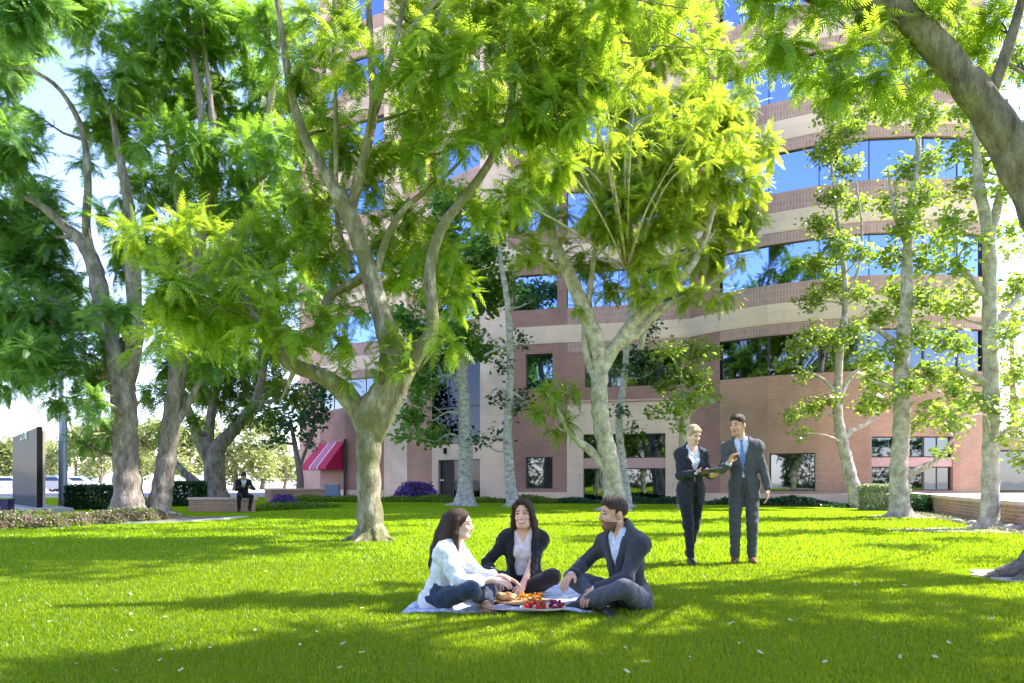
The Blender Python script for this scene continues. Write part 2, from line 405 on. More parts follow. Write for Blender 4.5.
def make_tree(name, label, cat, d, limbs, clumps, bark, leaf, style='fern', group=None, size=.45, dens=1.0,
              flare=.0, depthspread=.8, thick=.03, sides=14, per=11, lo=False, extra=None, flatten=.8, shell=None):
    """limbs: lists of (px, py, radius_m[, ddepth]); clumps: (px, py, r_px[, ddepth[, mul]]) around distance d"""
    L = []
    for lb in limbs:
        L.append(np.array([list(P(q[0], q[1], d + (q[3] if len(q) > 3 else 0))) + [q[2]] for q in lb]))
    base = L[0][0][:3].copy(); base[2] = 0
    L[0][0][2] = -.05
    wood = Geo(); skel = []
    for i, lb in enumerate(L):
        nl = None
        if i == 0 and flare > 0:
            ph = rng.random() * 6
            def nl(k, th, p, ph=ph):
                h = max(0, 1 - p[2] / (flare * 1.5))
                return 1 + h ** 2.6 * (.18 + .20 * np.sin(5 * th + ph) + .12 * np.sin(8 * th + 2 * ph)) * 1.0 + .04 * np.sin(3 * th + p[2] * 2)
        else:
            def nl(k, th, p): return 1 + .05 * np.sin(3 * th + p[2] * 2.3) + .03 * np.sin(5 * th - p[2] * 4)
        vf, c = limb_tube(lb, sides if i < 5 else 8, .12 if i == 0 and flare > 0 else .3, nl)
        wood.add(vf); skel.append(c)
    S = np.concatenate(skel)
    crown = Geo()
    base_z = 1.0
    def near_d(q):
        c_ = P(q[0], q[1], d); return float(np.min(np.linalg.norm(S[:, :3] - c_, axis=1)))
    for q in sorted(clumps, key=near_d):
        px, py, rp = q[:3]; dd = q[3] if len(q) > 3 else rng.uniform(-depthspread, depthspread); mul = q[4] if len(q) > 4 else 1
        c = P(px, py, d + dd); r = rp / F * (d + dd)
        # connecting branch
        dist = np.linalg.norm(S[:, :3] - c, axis=1) + np.maximum(0, S[:, 2] - c[2] + .3) * 1.5
        j = int(np.argmin(dist)); a = S[j, :3]; r0 = min(S[j, 3] * .6, thick * (1 + .25 * np.linalg.norm(c - a)))
        mid = (a + c) / 2 + rng.normal(0, .12, 3) * np.linalg.norm(c - a) + np.array([0, 0, -.06]) * np.linalg.norm(c - a)
        vf, cc = limb_tube([list(a) + [r0], list(mid) + [r0 * .7], list(c) + [r0 * .35]], 7, .35)
        wood.add(vf); S = np.concatenate([S, cc[len(cc) // 3:]])
        for _ in range(5):
            e, _d = ell_points(1, c, np.array([r, r, r * .8]), .2); e = e[0]
            s0 = cc[int(len(cc) * rng.uniform(.5, .95))][:3]
            m2 = (s0 + e) / 2 + rng.normal(0, .08, 3) * r
            vf, _ = limb_tube([list(s0) + [r0 * .3], list(m2) + [r0 * .22], list(e) + [.006]], 5, .4); wood.add(vf)
        rr = np.array([r, r, r * flatten])
        if style == 'fern':
            n = max(3, int(dens * mul * 15 * (r / size) ** 2 * .32))
            crown.add(fern_sprays(c, rr, n, size, per, lo))
        else:
            n = max(4, int(dens * mul * 34 * (r / .8) ** 2 * (.11 / size) ** 1.3))
            crown.add(broad_leaves(c, rr, max(4, int(n * .68)), size, 14, .115 * size / .11))
    if extra: extra(crown, wood)
    if flare > 0:
        rb = L[0][1][3]; a0 = rng.random() * 6
        for k in range(7):
            a = a0 + k * .9 + rng.uniform(-.2, .2); ln = rb * rng.uniform(1.6, 2.9); dx, dy = math.cos(a), math.sin(a); sw = rng.uniform(-.25, .25)
            wood.add(limb_tube([[base[0] + dx * rb * .55, base[1] + dy * rb * .55, rb * 1.1, rb * .34], [base[0] + dx * rb * 1.15, base[1] + dy * rb * 1.15, rb * .26, rb * .27],
                                [base[0] + dx * ln * .7 - dy * sw * rb, base[1] + dy * ln * .7 + dx * sw * rb, .03, rb * .17], [base[0] + dx * ln - dy * sw * rb, base[1] + dy * ln + dx * sw * rb, -.03, rb * .07]], 8, .1)[0])
    root = empty(name, base); tag(root, label, cat, group)
    wood.build('trunk', bark, root, base, True)
    crown.build('crown', leaf, root, base)
    return root

def make_shrub(name, label, cat, loc, rad, leaf, n=400, size=.06, group=None, stems=True, box=False, flower=None, nf=0, fsize=.05):
    g = Geo(); rad = np.asarray(rad, float)
    if box:
        p = rng.uniform(-1, 1, (n, 3)); k = rng.integers(0, 3, n); s_ = np.sign(p[np.arange(n), k]); p[np.arange(n), k] = s_ * rng.uniform(.85, 1.03, n)
        p = np.sign(p) * np.abs(p) ** .9
        bump = 1 + .07 * np.sin(p[:, :1] * 7 + 1) * np.cos(p[:, 1:2] * 5)
        p = p * bump * rad; p[:, 2] += rad[2]
    else:
        dd = rng.normal(size=(n, 3)); dd /= np.linalg.norm(dd, axis=1)[:, None]; dd[:, 2] = np.abs(dd[:, 2])
        lump = 1 + .16 * np.sin(dd[:, 0] * 6 + rad[0] * 9) * np.cos(dd[:, 1] * 5) + .1 * np.sin(dd[:, 2] * 9)
        p = dd * rad * (rng.random((n, 1)) ** .3) * lump[:, None] * np.array([1, 1, 2.0]) ; p[:, 2] *= .5 * 2
        p[:, 2] = np.minimum(p[:, 2], rad[2] * 2)
    D = rng.normal(size=(n, 3)) + np.array([0, 0, .5])
    Rm = frames(D, .8)
    g.add(batch(LEAF[0], LEAF[1], p, Rm, size * rng.uniform(.6, 1.3, n)))
    root = empty(name, loc); tag(root, label, cat, group)
    g.build('foliage', leaf, root, (0, 0, 0))
    if stems:
        w = Geo()
        for _ in range(9):
            a = rng.uniform(-.25, .25, 3) * rad; a[2] = -.02; b = rng.uniform(-.7, .7, 3) * rad; b[2] = rad[2] * rng.uniform(.8, 1.4)
            w.add(limb_tube([list(a) + [.014], list((a + b) / 2) + [.01], list(b) + [.005]], 5, .2)[0])
        w.build('stems', M['bark_brown'], root, (0, 0, 0))
    if flower is not None:
        g = Geo(); dd = rng.normal(size=(nf, 3)); dd /= np.linalg.norm(dd, axis=1)[:, None]; dd[:, 2] = np.abs(dd[:, 2])
        p = dd * rad * np.array([1, 1, 2.0]) * rng.uniform(.9, 1.08, (nf, 1)); p[:, 2] = np.minimum(p[:, 2], rad[2] * 2.05)
        g.add(batch(LEAF[0], LEAF[1], p, frames(rng.normal(size=(nf, 3)) + [0, 0, .6], .9), fsize * rng.uniform(.7, 1.3, nf)))
        g.build('flowers', flower, root, (0, 0, 0))
    return root
# ------------------------------------------------------------------ setting: ground
def lawn_mat():
    m, nt, out = new_mat('lawn_turf')
    tc = nd(nt, 'ShaderNodeTexCoord')
    n = nd(nt, 'ShaderNodeTexNoise'); n.inputs['Scale'].default_value = .45; n.inputs['Detail'].default_value = 6
    n2 = nd(nt, 'ShaderNodeTexNoise'); n2.inputs['Scale'].default_value = 26; n2.inputs['Detail'].default_value = 8; n2.inputs['Roughness'].default_value = .7
    for q in (n, n2): nt.links.new(tc.outputs['Object'], q.inputs['Vector'])
    ad = nd(nt, 'ShaderNodeMath', operation='MULTIPLY_ADD'); ad.inputs[1].default_value = .6
    nt.links.new(n2.outputs['Fac'], ad.inputs[0])
    s = nd(nt, 'ShaderNodeMath', operation='MULTIPLY'); s.inputs[1].default_value = .4
    nt.links.new(n.outputs['Fac'], s.inputs[0]); nt.links.new(s.outputs[0], ad.inputs[2])
    col = ramp(nt, ad.outputs[0], [(.34, (.11, .21, .006)), (.5, (.205, .33, .010)), (.66, (.32, .41, .018))])
    b = nd(nt, 'ShaderNodeBsdfDiffuse'); nt.links.new(col, b.inputs['Color'])
    bp = nd(nt, 'ShaderNodeBump'); bp.inputs['Strength'].default_value = .9; bp.inputs['Distance'].default_value = .03
    nt.links.new(n2.outputs['Fac'], bp.inputs['Height']); nt.links.new(bp.outputs['Normal'], b.inputs['Normal'])
    nt.links.new(b.outputs[0], out.inputs['Surface']); return m
M['lawn'] = lawn_mat()

def sheet(name, poly, z, mat):
    mb = MB(); mb.add([(x, y, z) for x, y in poly], [tuple(range(len(poly)))])
    o = mb.build(name, mat); tag(o, kind='structure'); return o
M['earth'] = noisy('dry_ground', (.34, .30, .22), (.46, .41, .32), .05, .95, .1, 4)
M['mulch'] = noisy('bark_mulch', (.10, .07, .05), (.34, .27, .21), 9, .95, .8, 30)
M['litter'] = noisy('pale_dry_litter', (.30, .26, .22), (.60, .54, .47), 12, .95, .8, 40)
sheet('ground', [(-900, -300), (900, -300), (900, 1200), (-900, 1200)], -.02, M['earth'])
sheet('lawn', [(-28, -43), (40, -43), (40, 36), (-9.5, 48), (-34, 44), (-40, 30)], 0.0, M['lawn'])
sheet('parking_lot', [(-160, 52), (-14, 52), (-14, 150), (-160, 150)], -.005, M['asphalt'])
sheet('street', [(-60, -64), (60, -64), (60, -44), (-60, -44)], -.008, M['asphalt'])
def curve_strip(pts, w0, w1, z, name, mat, th=None):
    """strip along a polyline of (x, y); w0/w1 offsets to its left and right"""
    c = catmull([list(p) + [0, 0] for p in pts], .4)[:, :2]
    T = np.gradient(c, axis=0); T /= np.linalg.norm(T, axis=1)[:, None]; N = np.stack([-T[:, 1], T[:, 0]], -1)
    a = c + N * w0; b = c + N * w1; n = len(c)
    mb = MB()
    v = [(x, y, z) for x, y in a] + [(x, y, z) for x, y in b]
    f = [(i, n + i, n + i + 1, i + 1) for i in range(n - 1)]
    mb.add(v, f)
    if th:
        for q, fl in ((a, 0), (b, 1)):
            v = [(x, y, z) for x, y in q] + [(x, y, z - th) for x, y in q]
            mb.add(v, [((i, i + 1, n + i + 1, n + i) if fl == 0 else (i, n + i, n + i + 1, i + 1)) for i in range(n - 1)])
    o = mb.build(name, mat); tag(o, kind='structure'); return o
# planting bed on the left with its concrete mowing strip
bedpts = [(-16.5, 14.2), (-12.5, 15.3), (-9.3, 17.2), (-7.7, 18.6), (-7.3, 20.5)]
curve_strip(bedpts, .0, .22, .03, 'kerb_strip', M['concrete'], .06)
sheet('flower_bed_soil', [(-17, 14.4), (-12.5, 15.5), (-9.35, 17.4), (-7.85, 18.7), (-7.3, 21), (-11, 20.5), (-13, 18.3), (-18, 17.2)], .004, M['mulch'])
# bed along the building
sheet('building_bed_soil', [G(300, 41)[:2], G(340, 38)[:2], G(430, 36)[:2], G(520, 34.3)[:2], G(700, 31.8)[:2], G(820, 28.8)[:2], G(905, 25)[:2], G(960, 20.4)[:2], G(960, 30)[:2], G(700, 36)[:2], G(500, 38.4)[:2], G(400, 43.5)[:2], G(320, 50)[:2]], .004, M['mulch'])
for nm, px, d, rx, ry in (('litter_ring', 1045, 7.75, .78, .5), ('litter_ring', 985, 15.0, 1.6, .9), ('litter_ring', 925, 20.6, 1.6, .8)):
    poly = []
    for k in range(28):
        a = 2 * math.pi * k / 28; q = 1 + .16 * math.sin(3 * a + px) + .1 * math.sin(7 * a)
        c = G(px, d); poly.append((c[0] + rx * q * math.cos(a), c[1] + ry * q * math.sin(a)))
    sheet(nm, poly, .008, M['litter'])

# grass blades (uncountable turf) : denser near the camera
def grass_blades(N):
    u = rng.random(N); d = 1 / (1 / 3.3 * (1 - u) + 1 / 24.0 * u)          # pdf ~ 1/d^2
    d = np.where(rng.random(N) < .35, rng.uniform(3.3, 9, N), d)
    px = rng.uniform(-20, 1044, N); x = (px - HX) / F * d; y = d
    keep = ~((np.abs(x + .1) < .72) & (y > 5.5) & (y < 6.95))
    keep &= ~((np.hypot(x - G(1052, 7.7)[0], y - 7.7) < .9))
    keep &= ~((np.hypot(x - G(370, 12.5)[0], y - 12.5) < .38))
    keep &= ~((x < -7.2) & (y > 14 + (x + 16.5) * .35))
    x, y, d = x[keep], y[keep], d[keep]; n = len(x)
    h = rng.uniform(.018, .040, n) * (1 + .02 * d); w = .0016 * d ** .75 + .001
    a = rng.random(n) * 2 * math.pi; dx, dy = np.cos(a) * w, np.sin(a) * w
    lx, ly = rng.normal(0, .4, n) * h, rng.normal(0, .4, n) * h
    v = np.empty((n, 3, 3)); z0 = -.004
    v[:, 0] = np.stack([x - dx, y - dy, np.full(n, z0)], -1)
    v[:, 1] = np.stack([x + dx, y + dy, np.full(n, z0)], -1)
    v[:, 2] = np.stack([x + lx, y + ly, h], -1)
    f = np.arange(n * 3).reshape(n, 3)
    return v.reshape(-1, 3), f
gv, gf = grass_blades(520000)
go = obj('grass', np_mesh('grass', gv, gf, M['grass']))
tag(go, 'short bright green turf of fine blades', 'grass', kind='stuff')

# fallen leaves
lv = MB(); lv.add([(-.5, 0, .02), (-.15, .28, .10), (.3, .2, .03), (.5, 0, .14), (.25, -.24, .04), (-.2, -.25, .09), (0, 0, 0)], [(0, 1, 6), (1, 2, 6), (2, 3, 6), (3, 4, 6), (4, 5, 6), (5, 0, 6)])
lm = lv.mesh('fallen_leaf', noisy('dry_leaf', (.30, .24, .11), (.58, .54, .33), 6, .8, .2))
known = [(131, 637), (20, 606), (50, 628), (117, 680), (300, 652), (186, 652), (160, 668), (210, 655), (165, 623), (343, 651), (250, 600), (480, 640), (600, 661), (625, 655), (697, 650), (730, 630), (768, 600), (870, 612), (935, 665), (1002, 612), (985, 600), (690, 665), (645, 670), (825, 670), (580, 672), (340, 676), (540, 650), (760, 660), (700, 545), (800, 560), (660, 590), (905, 590)]
for i in range(120):
    if i < len(known): px, py = known[i]
    else:
        py = 530 + 150 * rng.random() ** 1.1; px = rng.uniform(0, 1024)
        if py > 575 and 400 < px < 665 and py < 622: py += 50
    d = 740 / (py - 481 + .01)
    if d > 14 and px < 200: continue
    o = obj('fallen_leaf', lm); o.location = G(px, d, .045)
    s_ = rng.uniform(.022, .050) * (1.25 if i < len(known) else 1); o.scale = (s_, s_, s_ * .7)
    o.rotation_euler = (rng.normal(0, .3), rng.normal(0, .3), rng.random() * 6.28)
    tag(o, 'small pale dry leaf fallen on the bright green lawn', 'leaf', 'dry leaves scattered on the lawn')

# ------------------------------------------------------------------ office building
BV = [(320, 50), (345, 46.3), (384, 44.8), (407, 42.5), (432, 41.5), (480, 38.6), (508, 37.4), (567, 36.6), (610, 36.2), (690, 35.2),
      (720, 33.8), (768, 32.4), (819, 31.4), (870, 30.8), (925, 30.6), (960, 30.7), (985, 31.1)]
BP = np.array([G(a, b)[:2] for a, b in BV])
seg = np.diff(BP, axis=0); sl = np.linalg.norm(seg, axis=1); cum = np.concatenate([[0], np.cumsum(sl)])
tn = seg / sl[:, None]; nrm = np.stack([tn[:, 1], -tn[:, 0]], -1)     # outward = towards the lawn
def offv(i, o):
    """mitred vertex i moved outwards by o"""
    if i == 0: return BP[0] + nrm[0] * o
    if i == len(BP) - 1: return BP[-1] + nrm[-1] * o
    b = nrm[i - 1] + nrm[i]; b /= np.linalg.norm(b); return BP[i] + b * o / max(.35, float(b @ nrm[i]))
def at(i, u, o):
    a, b = offv(i, o), offv(i + 1, o); return a * (1 - u) + b * u
def strip(mb, i, z0, z1, o=0.0, u0=0., u1=1., caps=True, ret=.0, m=0):
    a, b = at(i, u0, o), at(i, u1, o)
    c0, c1 = cum[i] + sl[i] * u0, cum[i] + sl[i] * u1
    mb.add([(a[0], a[1], z0), (b[0], b[1], z0), (b[0], b[1], z1), (a[0], a[1], z1)], [(0, 1, 2, 3)], m, [[(c0, z0), (c1, z0), (c1, z1), (c0, z1)]])
    if caps:   # top and bottom ledges going back .25
        for z, fl in ((z0, 0), (z1, 1)):
            p, q = at(i, u0, o - .25), at(i, u1, o - .25)
            vs = [(a[0], a[1], z), (b[0], b[1], z), (q[0], q[1], z), (p[0], p[1], z)]
            mb.add(vs, [(0, 1, 2, 3) if fl else (3, 2, 1, 0)], m, [[(c0, 0), (c1, 0), (c1, .25), (c0, .25)]])
def jamb(mb, i, u, z0, z1, o, m=0, dep=.25):
    a, b = at(i, u, o), at(i, u, o - dep)
    mb.add([(a[0], a[1], z0), (b[0], b[1], z0), (b[0], b[1], z1), (a[0], a[1], z1)], [(0, 1, 2, 3)], m, [[(0, z0), (dep, z0), (dep, z1), (0, z1)]])

bx, by = float(BP[9][0]), 42.0
bld = empty('office_building', (bx, by, 0))
tag(bld, 'tall curved office building of rose brick with buff bands and rows of blue mirrored windows', 'building')
ORG = (-bx, -by, 0)
def bbuild(mb, name, mats, parent=bld):
    o = mb.build(name, mats, parent); o.location = ORG if parent is bld else (0, 0, 0); return o
PARTS = {}
def pb(kind, k, i):
    g_ = ('pier', i) if i in (2, 5) else 0 if i <= 1 else 1 if i <= 4 else 2
    return PARTS.setdefault((kind, k, g_), MB())
brick, dark, buff, sold, plinth = (pb(q, 'base', 15) for q in ('brick', 'dark', 'buff', 'sold', 'plinth'))
NF = 7; B0 = 5.6; FH = 3.97; TOP = B0 + FH * NF
nwin = 0
def window(i, z0, z1, u0=0., u1=1., pane='pane', mull=1, bars=(), t=.05):
    """recessed frame with its pane, one per opening and facet"""
    fr, gl = MB(), MB(); o = -.14
    L = sl[i] * (u1 - u0)
    strip(gl, i, z0 + t, z1 - t, o - .03, u0, u1, caps=False)
    def bar(ua, ub, za, zb, oo=o):
        a, b = at(i, ua, oo), at(i, ub, oo); a2, b2 = at(i, ua, oo - .06), at(i, ub, oo - .06)
        vs = [(a[0], a[1], za), (b[0], b[1], za), (b2[0], b2[1], za), (a2[0], a2[1], za), (a[0], a[1], zb), (b[0], b[1], zb), (b2[0], b2[1], zb), (a2[0], a2[1], zb)]
        fr.add(vs, [(0, 3, 2, 1), (4, 5, 6, 7), (0, 1, 5, 4), (1, 2, 6, 5), (2, 3, 7, 6), (3, 0, 4, 7)])
    du = t / sl[i]
    bar(u0 + du, u1 - du, z0, z0 + t); bar(u0 + du, u1 - du, z1 - t, z1); bar(u0, u0 + du, z0, z1); bar(u1 - du, u1, z0, z1)
    for k in range(1, mull + 1):
        u = u0 + (u1 - u0) * k / (mull + 1); bar(u - du * .35, u + du * .35, z0 + t, z1 - t, o - .004)
    for zb in bars: bar(u0 + du, u1 - du, zb - .03, zb + .03, o - .008)
    w = bbuild(fr, 'window', M['frame']); g = bbuild(gl, 'pane', M[pane], w); return w

BLANK_PALE = (2, 5); 
for i in range(len(sl)):
    brick, dark, buff, plinth = (pb(q, 'base', i) for q in ('brick', 'dark', 'buff', 'plinth'))
    bm = dark if i in (0, 1, 6, 9) else brick
    if i in BLANK_PALE:
        for z0 in np.arange(0, TOP + .8, 3.97): strip(buff, i, z0, min(z0 + 3.97, TOP + .8), 0, caps=False)
        continue
    # base to first windows
    strip(plinth, i, 0, .45, .02) if i not in (4, 7, 8) else None
    if i == 4:                                              # entrance bay
        strip(buff, i, 0, 2.15, 0, 0, .14); jamb(buff, i, .14, 0, 2.15, 0)
        strip(buff, i, 2.15, 3.0, 0, 0, 1)
        strip(brick, i, 8.0, B0 + FH, 0)
        window(i, 3.0, 5.0, 0, .999, 'pane_black', 2); window(i, 5.0, 8.0, 0, .999, 'pane_black', 2)
        a, b = at(i, .14, -.25), at(i, .99, -.25)
        window(i, 0.05, 2.15, .42, .999, 'pane_black', 1, (1.0,))
        dm = MB(); a, b = at(i, .15, -.15), at(i, .41, -.15); a2, b2 = at(i, .15, -.2), at(i, .41, -.2)
        dm.add([(a[0], a[1], .02), (b[0], b[1], .02), (b[0], b[1], 2.13), (a[0], a[1], 2.13), (a2[0], a2[1], .02), (b2[0], b2[1], .02), (b2[0], b2[1], 2.13), (a2[0], a2[1], 2.13)], [(0, 1, 2, 3), (5, 4, 7, 6), (3, 2, 6, 7), (1, 5, 6, 2), (4, 0, 3, 7)])
        do = bbuild(dm, 'door', M['black'])
        h = MB(); c = at(i, .2, -.10); h.box((c[0], c[1], 1.05), (.22, .06, .08)); bbuild(h, 'handle', M['white'], do)
        lp = MB(); c = at(i, .3, .06); lp.box((c[0], c[1], 2.62), (.16, .12, .26)); lp.box((c[0], c[1], 2.78), (.2, .16, .05)); bbuild(lp, 'wall_light', M['black'])
    elif i == 6:                                            # punched single windows
        u0, u1 = .30, .76
        strip(dark, i, .45, .62, 0); strip(dark, i, .62, 2.2, 0, 0, u0); strip(dark, i, .62, 2.2, 0, u1, 1)
        strip(dark, i, 2.2, B0, 0); jamb(dark, i, u0, .62, 2.2, 0); jamb(dark, i, u1, .62, 2.2, 0); window(i, .62, 2.2, u0, u1, 'pane_dark', 0)
    elif i in (7, 8):
        u0, u1 = (.38, 1.0) if i == 7 else (0., .70)
        if i == 7: strip(buff, i, 0, 3.3, 0, 0, u0); jamb(buff, i, u0, 0, 3.3, 0)
        else: strip(buff, i, 0, 3.3, 0, u1, 1); jamb(buff, i, u1, 0, 3.3, 0)
        strip(buff, i, 3.3, 4.85, .0); strip(dark, i, 4.85, B0, -.02)
        sp = MB(); strip(sp, i, 1.62, 2.12, -.05, u0, u1); bbuild(sp, 'spandrel', M['pinkframe'])
        window(i, 2.12, 3.3, u0, u1, 'pane_dark', 1); window(i, 0.02, 1.62, u0, u1, 'pane_dark', 1)
        ld = MB(); strip(ld, i, 4.87, 4.97, .06); bbuild(ld, 'ledge', M['pinkframe'])
    elif i == 11:
        u0, u1 = .02, .93
        strip(brick, i, .45, .57, 0); strip(brick, i, .57, 2.2, 0, 0, u0); strip(brick, i, .57, 2.2, 0, u1, 1); strip(brick, i, 2.2, B0, 0)
        jamb(brick, i, u0, .57, 2.2, 0); jamb(brick, i, u1, .57, 2.2, 0); window(i, .57, 2.2, u0, u1, 'pane_dark', 0)
    elif i in (13, 14):
        u0, u1 = (.03, 1.0) if i == 13 else (0., .8)
        strip(brick, i, .45, .6, 0); strip(brick, i, 2.85, B0, 0)
        if i == 13: strip(brick, i, .6, 2.85, 0, 0, u0); jamb(brick, i, u0, .6, 2.85, 0)
        else: strip(brick, i, .6, 2.85, 0, u1, 1); jamb(brick, i, u1, .6, 2.85, 0)
        sp = MB(); strip(sp, i, 1.6, 1.98, -.05, u0, u1); bbuild(sp, 'spandrel', M['pinkframe'])
        window(i, .6, 1.6, u0, u1, 'pane_dark', 1); window(i, 1.98, 2.85, u0, u1, 'pane_dark', 1)
    else:
        strip(bm, i, .45, B0 if i != 9 else TOP, 0)
    # storeys
    for k in range(NF):
        b = B0 + FH * k
        brick, dark, buff, sold = (pb(q, k, i) for q in ('brick', 'dark', 'buff', 'sold'))
        if i == 9:
            strip(buff, i, b + 2.25, b + 3.12, .03); continue
        if i == 3:
            strip(brick, i, b, b + 2.25, 0); strip(buff, i, b + 2.25, b + 3.12, .03); strip(brick, i, b + 3.12, b + FH, 0); continue
        if i == 4 and k == 0: strip(buff, i, b + 2.42, b + 3.12, .03); continue
        if i == 6:
            u0, u1 = (.30, .76) if k < 1 else (.08, .84)
            strip(dark, i, b, b + 1.76, 0, 0, u0); strip(dark, i, b, b + 1.76, 0, u1, 1); jamb(dark, i, u0, b, b + 1.76, 0); jamb(dark, i, u1, b, b + 1.76, 0)
            window(i, b, b + 1.76, u0, u1, 'pane', 1 if k else 0)
            strip(dark, i, b + 1.76, b + 2.25, 0)
        else:
            if i in (7, 8) and k == 0:
                u0, u1 = (.42, 1.) if i == 7 else (0., .88)
                if i == 7: strip(dark, i, b, b + 1.76, 0, 0, u0); jamb(dark, i, u0, b, b + 1.76, 0)
                else: strip(dark, i, b, b + 1.76, 0, u1, 1); jamb(dark, i, u1, b, b + 1.76, 0)
                window(i, b, b + 1.76, u0, u1, 'pane_dark', 1)
            else:
                window(i, b, b + 1.76, 0, 1, 'pane_dark' if k == 0 else 'pane', 1 if (k == 0 and sl[i] > 3) else 0, t=.05 if k == 0 else .022)
            strip(sold, i, b + 1.76, b + 2.25, 0)
        strip(buff, i, b + 2.25, b + 3.12, .03)
        strip(dark if i == 6 else sold if k < 6 else brick, i, b + 3.12, b + FH, 0)
    strip(pb('brick', 'top', i), i, TOP, TOP + .8, .0)
# sides, back and roof
brick = pb('brick', 'back', 15)
rest = [BP[-1], (BP[-1][0] + .6, 62), (BP[0][0] - 6, 66), (BP[0][0] - 1.0, 53.5), BP[0]]
pos = cum[-1]
for a, b in zip(rest[:-1], rest[1:]):
    a, b = np.array(a), np.array(b); L = float(np.linalg.norm(b - a))
    brick.add([(a[0], a[1], 0), (b[0], b[1], 0), (b[0], b[1], TOP + .8), (a[0], a[1], TOP + .8)], [(0, 1, 2, 3)], 0, [[(pos, 0), (pos + L, 0), (pos + L, TOP + .8), (pos, TOP + .8)]]); pos += L
names = {'brick': ('brick_wall', 'brick'), 'dark': ('dark_brick_wall', 'brick_dark'), 'buff': ('precast_band', 'precast'), 'sold': ('soldier_course', 'soldier'), 'plinth': ('plinth', 'precast')}
for (kd, k, g_), mb_ in PARTS.items():
    if mb_.v: bbuild(mb_, 'precast_pier' if isinstance(g_, tuple) else names[kd][0], M[names[kd][1]])
rf = MB(); poly = [tuple(p) for p in BP] + [tuple(p) for p in rest[1:-1]]
rf.prism(poly, TOP + .5, TOP + .6); bbuild(rf, 'roof', M['concrete'])
# inner dark core so nothing shows behind the glass line
co = MB(); inner = [tuple(offv(i, -.45)) for i in range(len(BP))] + [(BP[-1][0] + .2, 61.5), (BP[0][0] - 5.4, 65.4)]
co.prism(inner, .02, TOP + .4); bbuild(co, 'inner_wall', M['black'])

# awning on the left corner
aw = empty('awning', (float(at(0, .5, 0)[0]), float(at(0, .5, 0)[1]), 0)); tag(aw, 'crimson awning with white stripes over the left corner entrance', 'awning')
def aw_pts(u, o, z): p = at(0, u, o); return (p[0] - aw.location[0], p[1] - aw.location[1], z)
M['crimson'] = noisy('crimson_canvas', (.42, .008, .05), (.55, .015, .075), 6, .8, .15)
M['stripe'] = noisy('pink_white_canvas', (.42, .13, .22), (.52, .19, .28), 6, .8, .15)
cv, st_ = MB(), MB()
us = [.06, .27, .40, .64, .70, .97]; 
edges = [.0, .36, .385, .66, .69, 1.0]; kinds = [0, 2, 1, 2, 0]
for e0, e1, kd in zip(edges[:-1], edges[1:], kinds):
    q = [aw_pts(e0, .03, 3.5), aw_pts(e1, .03, 3.5), aw_pts(e1, 1.35, 1.9), aw_pts(e0, 1.35, 1.9), aw_pts(e1, 1.35, 1.72), aw_pts(e0, 1.35, 1.72)]
    (cv if kd == 0 else st_).add(q, [(0, 3, 2, 1), (3, 5, 4, 2)], 0 if kd != 2 else 1)
for u in (0., 1.0):
    q = [aw_pts(u, .03, 3.5), aw_pts(u, 1.35, 1.9), aw_pts(u, 1.35, 1.72), aw_pts(u, .03, 1.72)]; cv.add(q, [(0, 1, 2, 3)])
cv.build('canvas', M['crimson'], aw); st_.build('stripes', [M['stripe'], M['white']], aw)
pm = MB(); q = aw_pts(1.0, .1, 0); pm.box((q[0] + .1, q[1] - .1, 1.8), (.14, .14, 3.6)); pm.build('post', M['frame'], aw)
# entrance front of the corner: pale door surround under the awning
tr = MB(); a = at(0, .35, .5)
bn = empty('litter_bin', (G(332.5, 44.6)[0], 44.6, 0)); tag(bn, 'blue grey litter bin at the post of the crimson awning', 'bin')
b_ = MB(); b_.box((0, 0, .37), (.8, .6, .74)); b_.build('bin_body', plain('bin_blue', (.22, .27, .38), .5), bn)
b_ = MB(); b_.box((0, 0, .79), (.88, .68, .08)); b_.build('lid', plain('bin_lid', (.33, .38, .48), .4), bn)

# terrace and its curved brick wall on the right
TW = [G(903, 27.2)[:2], G(919, 24.7)[:2], G(940, 21.8)[:2], G(962, 19.3)[:2], G(990, 16.9)[:2], G(1030, 14.6)[:2], G(1120, 12)[:2]]
tw = catmull([list(p) + [0, 0] for p in TW], .5)[:, :2]
T = np.gradient(tw, axis=0); T /= np.linalg.norm(T, axis=1)[:, None]; N = np.stack([T[:, 1], -T[:, 0]], -1)
s_len = np.concatenate([[0], np.cumsum(np.linalg.norm(np.diff(tw, axis=0), axis=1))])
wall = empty('garden_wall', (tw[0][0], tw[0][1], 0)); tag(wall, 'low curved brick retaining wall with a pink cap, right of the variegated hedge', 'garden wall')
wf, wc = MB(), MB(); n = len(tw)
side = 1 if (N[n // 2] @ (np.array([0, 0]) - tw[n // 2])) > 0 else -1
o0 = np.array([tw[0][0], tw[0][1]])
for j in range(n - 1):
    a, b = tw[j] - o0, tw[j + 1] - o0; nn0, nn1 = N[j] * side, N[j + 1] * side
    wf.add([(a[0], a[1], 0), (b[0], b[1], 0), (b[0], b[1], .5), (a[0], a[1], .5)], [(0, 1, 2, 3)], 0, [[(s_len[j], 0), (s_len[j + 1], 0), (s_len[j + 1], .5), (s_len[j], .5)]])
    p0, p1, q0, q1 = a + nn0 * .04, b + nn1 * .04, a - nn0 * .42, b - nn1 * .42
    wc.add([(p0[0], p0[1], .5), (p1[0], p1[1], .5), (q1[0], q1[1], .5), (q0[0], q0[1], .5), (p0[0], p0[1], .58), (p1[0], p1[1], .58), (q1[0], q1[1], .58), (q0[0], q0[1], .58)], [(0, 1, 5, 4), (4, 5, 6, 7), (2, 3, 7, 6), (3, 2, 1, 0)])
